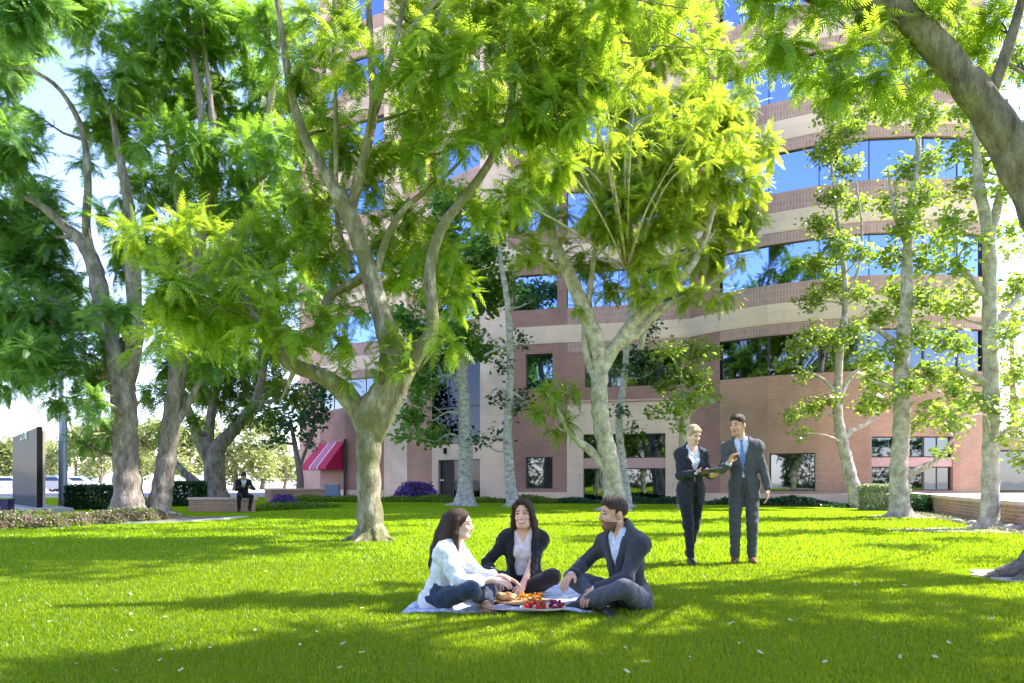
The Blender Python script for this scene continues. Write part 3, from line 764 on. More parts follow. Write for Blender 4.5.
wf.build('brick_face', M['wall_brick'], wall); wc.build('cap', M['cap'], wall)
sheet('terrace_floor', [tuple(tw[j] - N[j] * side * .3) for j in range(n)] + [(26, 30), (17, 30.5), (12.0, 29.3)], .5, M['paving'])

# low brick bench walls on the left
def lowwall(label, a, b, h, th=.45, name='bench_wall'):
    a, b = np.array(a), np.array(b); c = (a + b) / 2; L = float(np.linalg.norm(b - a)); ang = math.atan2(b[1] - a[1], b[0] - a[0])
    w = empty(name, (c[0], c[1], 0), ang); tag(w, label, 'garden wall')
    m = MB()
    for (x0, y0, x1, y1) in ((-L / 2, -th / 2, L / 2, -th / 2), (L / 2, -th / 2, L / 2, th / 2), (L / 2, th / 2, -L / 2, th / 2), (-L / 2, th / 2, -L / 2, -th / 2)):
        l = math.hypot(x1 - x0, y1 - y0); m.add([(x0, y0, 0), (x1, y1, 0), (x1, y1, h - .07), (x0, y0, h - .07)], [(0, 1, 2, 3)], 0, [[(0, 0), (l, 0), (l, h), (0, h)]])
    m.build('brick_face', M['wall_brick'], w)
    m = MB(); m.box((0, 0, h - .035), (L + .08, th + .08, .07)); m.build('cap', M['cap'], w); return w
lowwall('low brick seat wall that the lone man sits on', G(192, 24.4)[:2], G(253, 24.3)[:2], .46)
lowwall('low reddish brick wall running to the awning corner', G(268, 36)[:2], G(322, 39)[:2], .62)
# ------------------------------------------------------------------ figures: signed-distance modelling, meshed with surface nets
def V3(*a): return np.array(a, dtype=np.float32)
def nrmz(v): v = np.asarray(v, float); return v / (np.linalg.norm(v) + 1e-9)

class Sdf:
    def __init__(s): s.p = []
    def cone(s, a, b, ra, rb, k=.03, sub=False): s.p.append(('c', np.asarray(a, float), np.asarray(b, float), ra, rb, k, sub)); return s
    def ell(s, c, r, Rm=np.eye(3), k=.03, sub=False): s.p.append(('e', np.asarray(c, float), np.asarray(r, float), np.asarray(Rm, float), 0, k, sub)); return s
    def fn(s, f, k=.0, sub=False, inter=False): s.p.append(('f', f, inter, 0, 0, k, sub)); return s
    def bounds(s):
        lo, hi = [], []
        for q in s.p:
            if q[6]: continue
            if q[0] == 'c':
                r = max(q[3], q[4]); lo += [q[1] - r, q[2] - r]; hi += [q[1] + r, q[2] + r]
            elif q[0] == 'e':
                r = max(q[2]); lo.append(q[1] - r); hi.append(q[1] + r)
        return np.min(lo, 0) - .03, np.max(hi, 0) + .03
    def __call__(s, X):
        D = np.full(len(X), 10.0)
        for q in s.p:
            if q[0] == 'c':
                _, a, b, ra, rb, k, sub = q
                ab = b - a; L2 = ab @ ab + 1e-9
                t = np.clip((X - a) @ ab / L2, 0, 1)
                d = np.linalg.norm(X - a - t[:, None] * ab, axis=1) - (ra + (rb - ra) * t)
            elif q[0] == 'e':
                _, c, r, Rm, _, k, sub = q
                l = (X - c) @ Rm; k0 = np.linalg.norm(l / r, axis=1); k1 = np.linalg.norm(l / (r * r), axis=1) + 1e-6
                d = np.where(k0 < 1e-3, -min(r), k0 * (k0 - 1) / k1)
            else:
                _, f, inter, _, _, k, sub = q
                d = f(X)
                if inter: D = np.maximum(D, d); continue
            if sub:
                d = -d
                if k > 0: h = np.maximum(k - np.abs(D - d), 0) / k; D = np.maximum(D, d) + h * h * k * .25
                else: D = np.maximum(D, d)
            else:
                if k > 0: h = np.maximum(k - np.abs(D - d), 0) / k; D = np.minimum(D, d) - h * h * k * .25
                else: D = np.minimum(D, d)
        return D

def mesh_sdf(f, h, wr=None):
    lo, hi = f.bounds(); B = 8
    nb = np.ceil((hi - lo) / (h * B)).astype(int) + 1; n = nb * B
    cx = [lo[i] + (np.arange(nb[i]) + .5) * h * B for i in range(3)]
    Cc = np.stack(np.meshgrid(*cx, indexing='ij'), -1).reshape(-1, 3)
    dc = f(Cc); act = np.abs(dc) < h * B * 1.45
    D = np.repeat(np.repeat(np.repeat(dc.reshape(nb), B, 0), B, 1), B, 2).astype(np.float32)
    ib = np.stack(np.unravel_index(np.where(act)[0], nb), -1)
    o = np.stack(np.meshgrid(*[np.arange(B)] * 3, indexing='ij'), -1).reshape(-1, 3)
    for s0 in range(0, len(ib), 1500):
        I = (ib[s0:s0 + 1500, None] * B + o[None]).reshape(-1, 3)
        X = lo + I * h
        d = f(X)
        if wr is not None: d = d + wr(X)
        D[I[:, 0], I[:, 1], I[:, 2]] = d
    ins = D < 0
    c = [ins[i:n[0] - 1 + i, j:n[1] - 1 + j, k:n[2] - 1 + k] for i in (0, 1) for j in (0, 1) for k in (0, 1)]
    anyc = np.logical_or.reduce(c); allc = np.logical_and.reduce(c)
    cells = np.stack(np.where(anyc & ~allc), -1)
    corner = np.array([(i, j, k) for i in (0, 1) for j in (0, 1) for k in (0, 1)])
    vals = np.stack([D[tuple((cells + q).T)] for q in corner], -1)
    acc = np.zeros((len(cells), 3)); cnt = np.zeros(len(cells))
    for a in range(8):
        for b in range(a + 1, 8):
            if np.abs(corner[a] - corner[b]).sum() != 1: continue
            va, vb = vals[:, a], vals[:, b]; m = (va < 0) != (vb < 0)
            t = np.where(m, va / np.where(m, va - vb, 1), 0)
            acc += m[:, None] * (corner[a] + t[:, None] * (corner[b] - corner[a])); cnt += m
    verts = lo + (cells + acc / cnt[:, None]) * h
    idx = np.full([x - 1 for x in n], -1, np.int32); idx[tuple(cells.T)] = np.arange(len(cells))
    Fs = []
    for ax in range(3):
        e = np.zeros(3, int); e[ax] = 1; u = np.zeros(3, int); u[(ax + 1) % 3] = 1; w = np.zeros(3, int); w[(ax + 2) % 3] = 1
        sl0 = [slice(1, n[i] - 1) for i in range(3)]; sl1 = list(sl0); sl1[ax] = slice(2, n[ax])
        a, b = ins[tuple(sl0)], ins[tuple(sl1)]
        I = np.stack(np.where(a != b), -1) + 1
        fl = ins[tuple(I.T)]
        q = np.stack([idx[tuple((I - u - w).T)], idx[tuple((I - w).T)], idx[tuple(I.T)], idx[tuple((I - u).T)]], -1)
        q[~fl] = q[~fl][:, ::-1]; q = q[(q >= 0).all(1)]; Fs.append(q)
    return verts, np.concatenate(Fs)

def wrinkle(amp, seed, wl=(.05, .13), stretch=None):
    r = np.random.default_rng(abs(seed)); K = []
    for _ in range(7):
        d = nrmz(r.normal(size=3)); K.append((d * 2 * math.pi / r.uniform(*wl), r.random() * 6, nrmz(r.normal(size=3)) * 2 * math.pi / .22, r.random() * 6))
    def f(X):
        s = 0
        for k, p, k2, p2 in K: s = s + np.sin(X @ k + p + 1.5 * np.sin(X @ k2 + p2))
        return amp * s / 2.6
    return f

def ik(a, t, l1, l2, hint):
    a, t = np.asarray(a, float), np.asarray(t, float); v = t - a; D = np.linalg.norm(v); D2 = min(D, (l1 + l2) * .998); u = v / (D + 1e-9)
    x = (l1 * l1 - l2 * l2 + D2 * D2) / (2 * D2); y = math.sqrt(max(0, l1 * l1 - x * x))
    h = np.asarray(hint, float); h = h - u * (h @ u); h = nrmz(h)
    return a + u * x + h * y, a + u * D2

def hand(S, w, d, pn, side, curl, s=1.0):
    """side = +1 thumb towards d x pn; returns nothing, adds palm, 4 fingers, thumb"""
    d = nrmz(d); pn = np.asarray(pn, float); pn = nrmz(pn - d * (pn @ d)); ac = np.cross(d, pn) * side
    Rm = np.stack([d, ac, pn], -1)
    S.ell(w + d * .048 * s, (.055 * s, .04 * s, .0165 * s), Rm, .015)
    S.cone(w - d * .02, w + d * .03 * s, .024 * s, .021 * s, .02)
    for j, (off, ln) in enumerate(((.031, .92), (.0105, 1.05), (-.0105, 1.0), (-.031, .8))):
        p = w + d * (.085 - abs(off) * .15) * s + ac * off * s; dd = nrmz(d + ac * off * 2.5); a = 0
        for sg, cu, r0, r1 in ((.041, .45, .0098, .0092), (.027, .6, .0092, .0084), (.02, .45, .0084, .0074)):
            a += curl * cu; q = p + (dd * math.cos(a) + pn * math.sin(a)) * sg * ln * s
            S.cone(p, q, r0 * s, r1 * s, .004); p = q
    p = w + d * .022 * s + ac * .03 * s
    td = nrmz(d * .65 + ac * .75 + pn * .3); q = p + td * .038 * s; S.cone(p, q, .0135 * s, .0115 * s, .012)
    td = nrmz(d * .9 + ac * .25 + pn * (.3 + curl * .4)); S.cone(q, q + td * .032 * s, .0112 * s, .009 * s, .004)

def skin_mat(name, c, rough=.5):
    m, nt, out = new_mat(name)
    tc = nd(nt, 'ShaderNodeTexCoord'); n = nd(nt, 'ShaderNodeTexNoise'); n.inputs['Scale'].default_value = 18; n.inputs['Detail'].default_value = 4
    nt.links.new(tc.outputs['Object'], n.inputs['Vector'])
    col = ramp(nt, n.outputs['Fac'], [(.35, tuple(np.array(c) * [.95, .88, .86])), (.65, tuple(np.minimum(1, np.array(c) * [1.04, 1.05, 1.05])))])
    b = nd(nt, 'ShaderNodeBsdfPrincipled'); b.inputs['Roughness'].default_value = rough; b.inputs['Specular IOR Level'].default_value = .35
    b.inputs['Subsurface Weight'].default_value = .25; b.inputs['Subsurface Radius'].default_value = (.02, .008, .004); b.inputs['Subsurface Scale'].default_value = .5
    nt.links.new(col, b.inputs['Base Color']); nt.links.new(b.outputs[0], out.inputs['Surface']); return m
def cloth(name, c, rough=.85, sc=60, sheen=.15):
    return noisy(name, tuple(np.array(c) * .82), tuple(np.array(c) * 1.18), scale=sc, rough=rough, bump=.25, bscale=250, spec=.15, sheen=sheen)
def hair_mat(name, c1, c2, stretch=(60, 60, 5)):
    m = noisy(name, c1, c2, scale=2.5, rough=.5, bump=.5, bscale=5, spec=.22, stretch=stretch); return m
HM = {'dark': hair_mat('dark_brown_hair', (.014, .008, .006), (.075, .038, .022)), 'brown': hair_mat('brown_hair', (.022, .013, .008), (.07, .04, .024), (40, 40, 20)),
      'blonde': hair_mat('blonde_hair', (.30, .20, .10), (.62, .47, .28), (40, 40, 14)), 'black': hair_mat('black_hair', (.01, .008, .007), (.035, .025, .02))}
EYEW = plain('eye_white', (.50, .46, .43), .3); IRIS = plain('iris', (.03, .018, .012), .2); TEETH = plain('teeth', (.66, .62, .56), .3)

def person(label, group, loc, rz, female=False, s=1.0, pel=(0, 0, .95), neck=(0, 0, 1.5), headc=None, hfwd=(0, 1, 0), hup=(0, 0, 1), tright=(1, 0, 0),
           wr=None, eh=None, hd=None, pn=None, curl=(.5, .5), ank=None, kh=None, fd=None, skin=(.62, .40, .28), hair='dark', hairstyle='short', beard=False, smile=False,
           top='jacket', topc=(.03, .03, .035), shirtc=(.7, .72, .78), pantc=(.03, .03, .04), shoec=(.02, .015, .012), tie=None, vox=.006, sleeve=1.0, vneck=.24, open_jacket=False, bare_feet=False, lip=(.42, .16, .13), belt=None, hemlen=.17, seated=False, headk=1.0):
    """wr/eh/hd/pn/ank/kh/fd are (right, left) pairs in the person's own frame: +x their right, +y forward"""
    pel, neck = np.asarray(pel, float), np.asarray(neck, float)
    U = nrmz(neck - pel); Rt = np.asarray(tright, float); Rt = nrmz(Rt - U * (Rt @ U)); Fw = np.cross(U, Rt)
    TB = np.stack([Rt, Fw, U], -1)
    T = lambda x, y, z: pel + Rt * x + Fw * y + U * z
    tl = np.linalg.norm(neck - pel)                                # ~ .55 s
    g = .92 if female else 1.0; shw = (.140 if female else .163) * s
    SH = [T(shw * q, 0, tl - .095 * s) for q in (1, -1)]; HP = [T(.088 * s * q, .0, -.03 * s) for q in (1, -1)]
    hu = nrmz(hup); hf = nrmz(np.asarray(hfwd, float)); hu = nrmz(hu - hf * (hu @ hf) if abs(hu @ hf) < .99 else hu); hr = np.cross(hf, hu)
    HB = np.stack([hr, hf, hu], -1)
    if headc is None: headc = neck + U * .15 * s + hf * .02
    hc = np.asarray(headc, float); hs = s * headk * (.97 if female else 1.02)
    H = lambda x, y, z: hc + (hr * x + hf * y + hu * z) * hs
    EL, WR = [], []
    for q in (0, 1):
        e, w = ik(SH[q], wr[q], .285 * s, .25 * s, eh[q]); EL.append(e); WR.append(w)
    KN, AN = [], []
    for q in (0, 1):
        k_, a_ = ik(HP[q], ank[q], .43 * s, .42 * s, kh[q]); KN.append(k_); AN.append(a_)
    # ---- body
    S = Sdf()
    S.ell(T(0, 0, tl * .62), (.150 * s * g, .098 * s * g, .19 * s), TB, .05)
    S.cone(SH[0], SH[1], .055 * s * g, .055 * s * g, .05)
    for q in (0, 1): S.cone(T(0, -.01, tl - .02 * s), SH[q], .052 * s * g, .048 * s * g, .05)
    S.ell(T(0, .01, tl * .28), (.128 * s * g, .09 * s * g, .16 * s), TB, .06)
    S.ell(T(0, -.005, .0), (.158 * s, .108 * s, .115 * s), TB, .06)
    S.cone(T(0, -.005, tl - .05), H(0, -.02, -.07), (.058 if not female else .048) * s, (.053 if not female else .044) * s, .035)
    for q in (0, 1):
        S.cone(SH[q], EL[q], .047 * s * g, .038 * s * g, .04); S.cone(EL[q], WR[q], .038 * s * g, .0245 * s * g, .015)
        S.cone(HP[q], KN[q], .078 * s, .052 * s, .05); S.cone(KN[q], AN[q], .052 * s, .036 * s, .02)
        f_ = nrmz(fd[q]); S.cone(AN[q], AN[q] + f_ * .11 * s + nrmz(np.array([0, 0, -1.0]) + f_ * f_[2]) * .035 * s, .032 * s, .016 * s, .02)
        hand(S, WR[q], hd[q], pn[q], (1 if q == 0 else -1), curl[q], s * (.93 if female else 1.02))
    # head
    S.ell(H(0, -.012, .032), np.array([.076, .094, .088]) * hs, HB, .02)
    S.ell(H(0, .03, -.03), np.array([.060, .066, .083]) * hs, HB, .03)
    S.cone(H(-.022, .062, -.098), H(.022, .062, -.098), .022 * hs, .022 * hs, .035)
    for q in (1, -1):
        S.cone(H(.055 * q, .0, -.06), H(.028 * q, .055, -.095), .020 * hs, .018 * hs, .03)
        S.ell(H(.036 * q, .068, -.032), np.array([.024, .02, .02]) * hs, HB, .02)
        S.ell(H(.078 * q, -.012, -.012), np.array([.009, .020, .033]) * hs, HB, .006)
        S.ell(H(.030 * q, .098, .004), np.array([.018, .014, .011]) * hs, HB, .012, True)
    S.cone(H(-.04, .078, .026), H(.04, .078, .026), .010 * hs, .010 * hs, .015)
    S.cone(H(0, .088, .012), H(0, .110, -.030), .0075 * hs, .0125 * hs, .010)
    for q in (1, -1): S.ell(H(.011 * q, .098, -.035), np.array([.009, .010, .008]) * hs, HB, .006)
    S.ell(H(0, .088, -.061), np.array([.024, .011, .006]) * hs, HB, .006); S.ell(H(0, .086, -.072), np.array([.020, .011, .007]) * hs, HB, .006)
    for q in (1, -1): S.ell(H(.030 * q, .081, .004), np.array([.0135, .0135, .0125]) * hs, HB, .002)
    v, f = mesh_sdf(S, vox * (.8 if seated and vox < .006 else 1))
    c = v[f].mean(1); l = ((c - hc) @ HB) / hs; mi = np.zeros(len(f), np.int32)
    x, y, z = l[:, 0], l[:, 1], l[:, 2]; ax = np.abs(x)
    face = (y > .05) & (np.abs(z) < .13)
    mi[face & (ax < .025) & (z > -.079) & (z < -.056) & (y > .086)] = 1
    if smile: mi[face & (ax < .029) & (z > -.074 + ax * .35) & (z < -.058 + ax * .1) & (y > .076)] = 5
    if smile: mi[face & (ax < .030) & ((np.abs(z + .078 - ax * .35) < .005)) & (y > .075)] = 1
    ey = np.hypot((ax - .030) / .0115, (z - .003) / .0055); mi[face & (ey < 1) & (y > .07)] = 2
    mi[face & (np.hypot((ax - .030) / 1.0, (z - .003) / .9) < .0060) & (y > .07)] = 3
    mi[face & (np.abs(z - .027 + (ax - .03) * .12) < .0042) & (ax > .013) & (ax < .047)] = 4
    mi[face & (np.abs(z - .0105 + np.abs(ax - .03) * .3) < .0028) & (ax > .016) & (ax < .044)] = 4
    if beard: mi[(y > .012) & (z < -.045) & (z > -.135) & ~((ax < .023) & (z > -.079) & (z < -.057)) & ((z < -.05) | (ax < .05)) & ~((ax > .035) & (z > -.055))] = 6
    sk = skin_mat(f'skin_{loc[0]:.1f}', skin)
    br = plain('stubble', (skin[0] * .25, skin[1] * .21, skin[2] * .19), .8)
    body = obj('person', np_mesh('person', v, f, [sk, plain('lips', lip, .4), EYEW, IRIS, HM['dark' if hair != 'blonde' else 'brown'], TEETH, br], True, mi), None, loc, rz)
    tag(body, label, 'person', group)
    # ---- trousers
    S = Sdf()
    S.ell(T(0, -.01, -.005), (.168 * s, .122 * s, .125 * s), TB, .06)
    S.cone(T(-.04, 0, .09 * s), T(.04, 0, .09 * s), .105 * s * g, .105 * s * g, .05)
    for q in (0, 1):
        S.cone(HP[q], KN[q], .094 * s, .068 * s, .05); S.cone(KN[q], AN[q] + (KN[q] - AN[q]) * .08, .068 * s, (.046 if female else .056) * s, .02)
    v, f = mesh_sdf(S, vox * 1.15, wrinkle(.0042 * s, 3 + int(loc[0] * 10), (.06, .14)))
    pc = cloth('trouser_cloth', pantc); obj('trousers', np_mesh('trousers', v, f, pc, True), body)
    # ---- shoes
    for q in (0, 1):
        S = Sdf(); f_ = nrmz(fd[q]); dn = nrmz(np.array([0, 0, -1.0]) + f_ * (f_[2])) if abs(f_[2]) < .9 else np.array([0, -1.0, 0])
        a = AN[q]; S.cone(a - f_ * .045 * s + dn * .03 * s, a + f_ * .06 * s + dn * .035 * s, .036 * s, .038 * s, .02)
        S.cone(a + f_ * .06 * s + dn * .035 * s, a + f_ * .165 * s + dn * .045 * s, .038 * s, .027 * s, .02)
        if not bare_feet: S.cone(a, a + dn * .03 * s, .044 * s, .04 * s, .02)
        if not seated:
            zz = min(a[2], 9); S.fn(lambda X: .004 - X[:, 2], inter=True)
        v, f = mesh_sdf(S, vox); obj('shoe', np_mesh('shoe', v, f, plain('shoe_leather', shoec, .35 if not bare_feet else .6), True), body)
    # ---- shirt
    def torso(S, e, bust=True, hem=None):
        S.ell(T(0, 0, tl * .62), (.150 * s * g + e, .098 * s * g + e, .19 * s + e), TB, .05)
        S.cone(SH[0], SH[1], .052 * s * g + e, .052 * s * g + e, .05)
        for q in (0, 1): S.cone(T(0, -.01, tl - .02 * s), SH[q], .053 * s * g + e, .048 * s * g + e, .06)
        S.ell(T(0, .01, tl * .28), (.128 * s * g + e, .09 * s * g + e, .16 * s + e), TB, .06)
        S.ell(T(0, -.005, 0), (.158 * s + e, .108 * s + e, .115 * s + e), TB, .06)
        if female and bust:
            for q in (1, -1): S.ell(T(.062 * q * s, .075 * s, tl * .62), (.055 * s + e * .4, .05 * s + e * .4, .055 * s + e * .4), TB, .05)
    sc_ = cloth('shirt_cloth', shirtc, .7, 30, .05)
    isblouse = top == 'blouse'
    S = Sdf(); torso(S, .009 if not isblouse else .026)
    if not isblouse: S.cone(T(0, -.01, tl - .03 * s), T(0, .0, tl + .035 * s), .064 * s * g, .060 * s * g, .02)
    else: S.cone(T(0, -.01, tl - .05 * s), T(0, -.005, tl + .02 * s), .07 * s, .062 * s, .02)
    if isblouse:
        for q in (0, 1): 
            en = EL[q] + (WR[q] - EL[q]) * (sleeve - 1 + .08); S.cone(SH[q], EL[q], .07 * s, .068 * s, .04); S.cone(EL[q], en, .068 * s, .062 * s, .02)
        S.ell(T(0, -.02, -.07 * s), (.18 * s, .14 * s, .10 * s), TB, .05)
    elif top == 'jacket' and sleeve >= 1:
        for q in (0, 1): S.cone(WR[q] + (EL[q] - WR[q]) * .22, WR[q] + (EL[q] - WR[q]) * .0, .036 * s * g, .034 * s * g, .004)
    nz = tl + .02 * s
    S.fn(lambda X: ((lambda L: np.maximum(np.abs(L[:, 0]) - np.maximum(0, (L[:, 2] - (tl - (.055 if not female else .11) * s)) * .55), -L[:, 1] + .02))((X - pel) @ TB)), 0, True)
    S.fn(lambda X: (X - T(0, 0, nz + .012)) @ U, inter=True)
    if not isblouse: S.fn(lambda X: -((X - T(0, 0, .09 * s)) @ U), inter=True)
    v, f = mesh_sdf(S, vox * 1.1, wrinkle((.0028 if not isblouse else .006) * s, 11 + int(loc[0] * 7), (.07, .16))); obj('blouse' if isblouse else 'shirt', np_mesh('shirt', v, f, sc_, True), body)
    # ---- jacket
    if top == 'jacket':
        S = Sdf(); torso(S, .024)
        S.cone(T(-.045 * s, -.005, -.02), T(-.05 * s, -.01, -hemlen * s), .125 * s, .135 * s, .05); S.cone(T(.045 * s, -.005, -.02), T(.05 * s, -.01, -hemlen * s), .125 * s, .135 * s, .05)
        S.cone(T(0, -.02, tl - .02 * s), T(0, -.03, tl + .03 * s), .072 * s * g, .066 * s * g, .02)
        for q in (1, -1): S.cone(SH[(1 - q) // 2], SH[(1 - q) // 2] + Rt * q * .010, .062 * s * g, .062 * s * g, .03)
        for q in (0, 1):
            en = EL[q] + (WR[q] - EL[q]) * (.93 if sleeve >= 1 else sleeve)
            S.cone(SH[q] + (EL[q] - SH[q]) * .06, EL[q], .056 * s * g, .052 * s * g, .07); S.cone(EL[q], en, .057 * s * g, .043 * s * g, .012)
        ub = tl * (.36 if not open_jacket else -.05); slp = vneck
        def wdt(z):
            w = np.where(z > ub, (z - ub) * slp, (ub - z) * (.16 if not open_jacket else .0)) + (.0 if not open_jacket else .045)
            return np.minimum(w, .085 * s)
        def lapel(X):
            L = (X - pel) @ TB; w = wdt(L[:, 2]); b = np.abs(L[:, 0]) - w
            m = (L[:, 1] > .03) & (b > -.01) & (b < .045 * s) & (L[:, 2] > ub) & (L[:, 2] < tl - .02)
            return -.007 * m
        base = Sdf(); base.p = list(S.p)
        S.fn(lambda X: ((lambda L: np.maximum(np.abs(L[:, 0]) - wdt(L[:, 2]), -L[:, 1] + .015))((X - pel) @ TB)), 0, True)
        S.fn(lambda X: -((X - T(0, 0, -hemlen * s)) @ U) , inter=True) if not seated else None
        S.cone(T(0, 0, tl - .03), T(0, .0, tl + .2), .050 * s, .062 * s, 0, True)
        wj = wrinkle(.0040 * s, 21 + int(loc[0] * 7), (.06, .16))
        v, f = mesh_sdf(S, vox * 1.1, lambda X: wj(X) + lapel(X))
        jk = obj('jacket', np_mesh('jacket', v, f, cloth('jacket_cloth', topc), True), body)
    if tie is not None:
        mb = MB(); n_ = 9; vs = []
        for i in range(n_):
            t = i / (n_ - 1); z = tl - .03 * s - t * (tl * .60); w = (.013 + .020 * t) * s if i else .017 * s
            o_ = V3(0, 0, 0); yy = .098 * s * g + .022 + .012 * math.sin(t * math.pi) if True else 0
            yy = (.068 + .062 * min(1, t * 2.2) - .012 * max(0, t - .5)) * s
            for xx, dy in ((-w, 0), (0, .007), (w, 0)): vs.append(T(xx, yy + dy, z))
        fs = [(3 * i + k, 3 * i + k + 1, 3 * i + k + 4, 3 * i + k + 3) for i in range(n_ - 1) for k in (0, 1)]
        mb.add(vs, fs); mb.lathe([(.008, -.012), (.02, 0.008), (.012, .016)], tuple(T(0, .066 * s, tl - .02 * s)), 8); mb.build('tie', cloth('tie_silk', tie, .45, 40, 0), body, smooth=True)
    # ---- hair
    S = Sdf(); e = .012
    carve = True
    if hairstyle == 'short':
        S.ell(H(0, -.014, .040), np.array([.082, .100, .090]) * hs, HB, .02); S.ell(H(0, .03, .088), np.array([.062, .062, .036]) * hs, HB, .03)
        S.ell(H(0, .066, -.03), np.array([.070, .066, .100]) * hs, HB, .012, True)
        S.fn(lambda X: ((lambda L: np.maximum.reduce([-(L[:, 1] - .018), L[:, 2] - .035]))(((X - hc) @ HB) / hs)) , 0, True)
        S.fn(lambda X: ((lambda L: -(L[:, 2] + .055 + .3 * L[:, 1]))(((X - hc) @ HB) / hs)), inter=True)
    elif hairstyle == 'bun':
        S.ell(H(0, -.014, .038), np.array([.083, .102, .094]) * hs, HB, .02)
        S.ell(H(0, -.105, .02), np.array([.038, .034, .036]) * hs, HB, .02)
        S.cone(H(-.05, .05, .07), H(-.078, .02, -.0), .018, .010, .02); S.cone(H(.05, .05, .07), H(.078, .02, -.0), .018, .010, .02)
        S.ell(H(0, .062, -.03), np.array([.070, .068, .092]) * hs, HB, .012, True)
    else:
        S.ell(H(0, -.014, .036), np.array([.085, .104, .095]) * hs, HB, .02)
        pts = hairstyle['locks']
        for lk in pts:
            for a, b in zip(lk[:-1], lk[1:]): S.cone(H(*a[:3]), H(*b[:3]), a[3] * hs, b[3] * hs, .02)
        S.ell(H(0, .070, -.028), np.array([.067, .074, .104]) * hs, HB, .012, True)
        S.cone(H(0, .05, -.10), H(0, .14, -.22), .052 * hs, .06 * hs, .01, True)
    hw = wrinkle(.0022, 5, (.014, .03))
    def strand(X):
        L = ((X - hc) @ HB) / hs; a = np.arctan2(L[:, 0], L[:, 1] + .02)
        return .0016 * np.sin(a * 26 + 1.5 * np.sin(L[:, 2] * 14)) + .0010 * np.sin(a * 51 + L[:, 2] * 12)
    v, f = mesh_sdf(S, vox * .9, strand if hairstyle != 'short' else hw)
    obj('hair', np_mesh('hair', v, f, HM[hair], True), body)
    if belt:
        pass
    w2 = lambda p: np.array([math.cos(rz) * p[0] - math.sin(rz) * p[1] + loc[0], math.sin(rz) * p[0] + math.cos(rz) * p[1] + loc[1], p[2] + loc[2]])
    return body, {'WR': [w2(a) for a in WR], 'KN': [w2(a) for a in KN], 'AN': [w2(a) for a in AN], 'hc': w2(hc)}

def yaw(fx, fy): return math.atan2(-fx, fy)
XR = lambda ang: (math.cos(ang), math.sin(ang))
DN = (0, 0, -1)
# standing man (talks with his right hand raised)
p = G(744, 8.9)
person('standing man in a grey suit with a blue tie and one hand raised', None, tuple(p), yaw(-.30, -.95), s=1.0, pel=(0, 0, .95), neck=(.03, -.01, 1.50), headc=(.07, .025, 1.675),
       hfwd=(.50, .80, -.16), wr=[(.17, .33, 1.20), (-.27, .06, .90)], eh=[(.5, -.6, -1), (-.6, -.8, 0)], hd=[(-.35, .25, .85), (.05, .1, -1)], pn=[(-.8, .5, .1), (1, 0, 0)],
       curl=(.75, .45), ank=[(.10, .06, .085), (-.09, -.03, .085)], kh=[(.1, 1, 0), (-.1, 1, 0)], fd=[(.15, 1, 0), (-.2, 1, 0)], skin=(.64, .37, .25), hair='brown', hairstyle='short',
       topc=(.085, .086, .090), shirtc=(.62, .68, .80), pantc=(.076, .077, .082), shoec=(.16, .06, .03), tie=(.14, .24, .48), vox=.0062, vneck=.30)
# standing woman with the tablet
p = G(691, 8.85)
sw, swj = person('standing blonde woman in a dark trouser suit holding a tablet', None, tuple(p), yaw(.20, -.97), True, s=.94, pel=(0, 0, .90), neck=(0, .0, 1.405), headc=(-.01, .045, 1.555),
       hfwd=(-.25, .85, -.40), wr=[(.06, .27, 1.10), (-.13, .27, 1.06)], eh=[(.7, -.7, -1), (-.7, -.6, -1)], hd=[(-.7, .65, -.05), (.3, .9, .0)], pn=[(-.3, -.3, .9), (0, 0, 1)],
       curl=(.9, .5), ank=[(.05, .10, .08), (-.10, -.26, .12)], kh=[(0, 1, 0), (-.1, 1, 0)], fd=[(.1, 1, -.15), (-.1, .85, -.5)], skin=(.75, .50, .39), hair='blonde', hairstyle='bun',
       topc=(.030, .031, .040), shirtc=(.70, .72, .78), pantc=(.020, .021, .030), shoec=(.03, .02, .02), vox=.0062, vneck=.42, hemlen=.19)
tb = empty('tablet', tuple((swj['WR'][0] + swj['WR'][1]) / 2 + np.array([.045, -.12, .035])), yaw(.20, -.97)); tag(tb, 'dark tablet in a folio cover held by the blonde woman', 'tablet')
m_ = MB(); m_.box((0, 0, 0), (.25, .19, .014)); o_ = m_.build('cover', plain('folio_cover', (.035, .03, .03), .5), tb); o_.rotation_euler = (R(14), R(6), 0)
m_ = MB(); m_.box((0, 0, .0105), (.22, .16, .006)); o_ = m_.build('screen', mirror_glass('tablet_glass', (.3, .32, .36), .08), tb); o_.rotation_euler = (R(14), R(6), 0)

# ---- seated figures
SE = dict(seated=True, vox=.0052)
# man on the right, cross-legged, turned to the women
p = G(628, 5.78)
person('bearded man in a navy blazer sitting cross legged on the grass', None, tuple(p), yaw(-.80, -.60), s=1.0, pel=(0, -.02, .115), neck=(0.0, .07, .615), headc=(.03, .125, .748), headk=1.04,
       hfwd=(.35, .93, -.06), wr=[(.20, .40, .29), (-.02, .36, .19)], eh=[(.8, -.3, -.4), (-1, -.2, -.5)], hd=[(-.1, .8, -.55), (.25, .75, -.6)], pn=[(0, -.5, -.85), (.2, -.5, -.8)],
       curl=(.55, .6), ank=[(-.10, .33, .07), (.10, .40, .075)], kh=[(1, .55, .55), (-1, .55, .5)], fd=[(-.8, .45, -.1), (.75, .55, -.1)], skin=(.64, .37, .25), hair='brown', hairstyle='short', beard=True,
       topc=(.048, .050, .060), shirtc=(.62, .66, .82), pantc=(.085, .092, .112), shoec=(.03, .028, .03), vneck=.30, open_jacket=False, hemlen=.13, **SE)
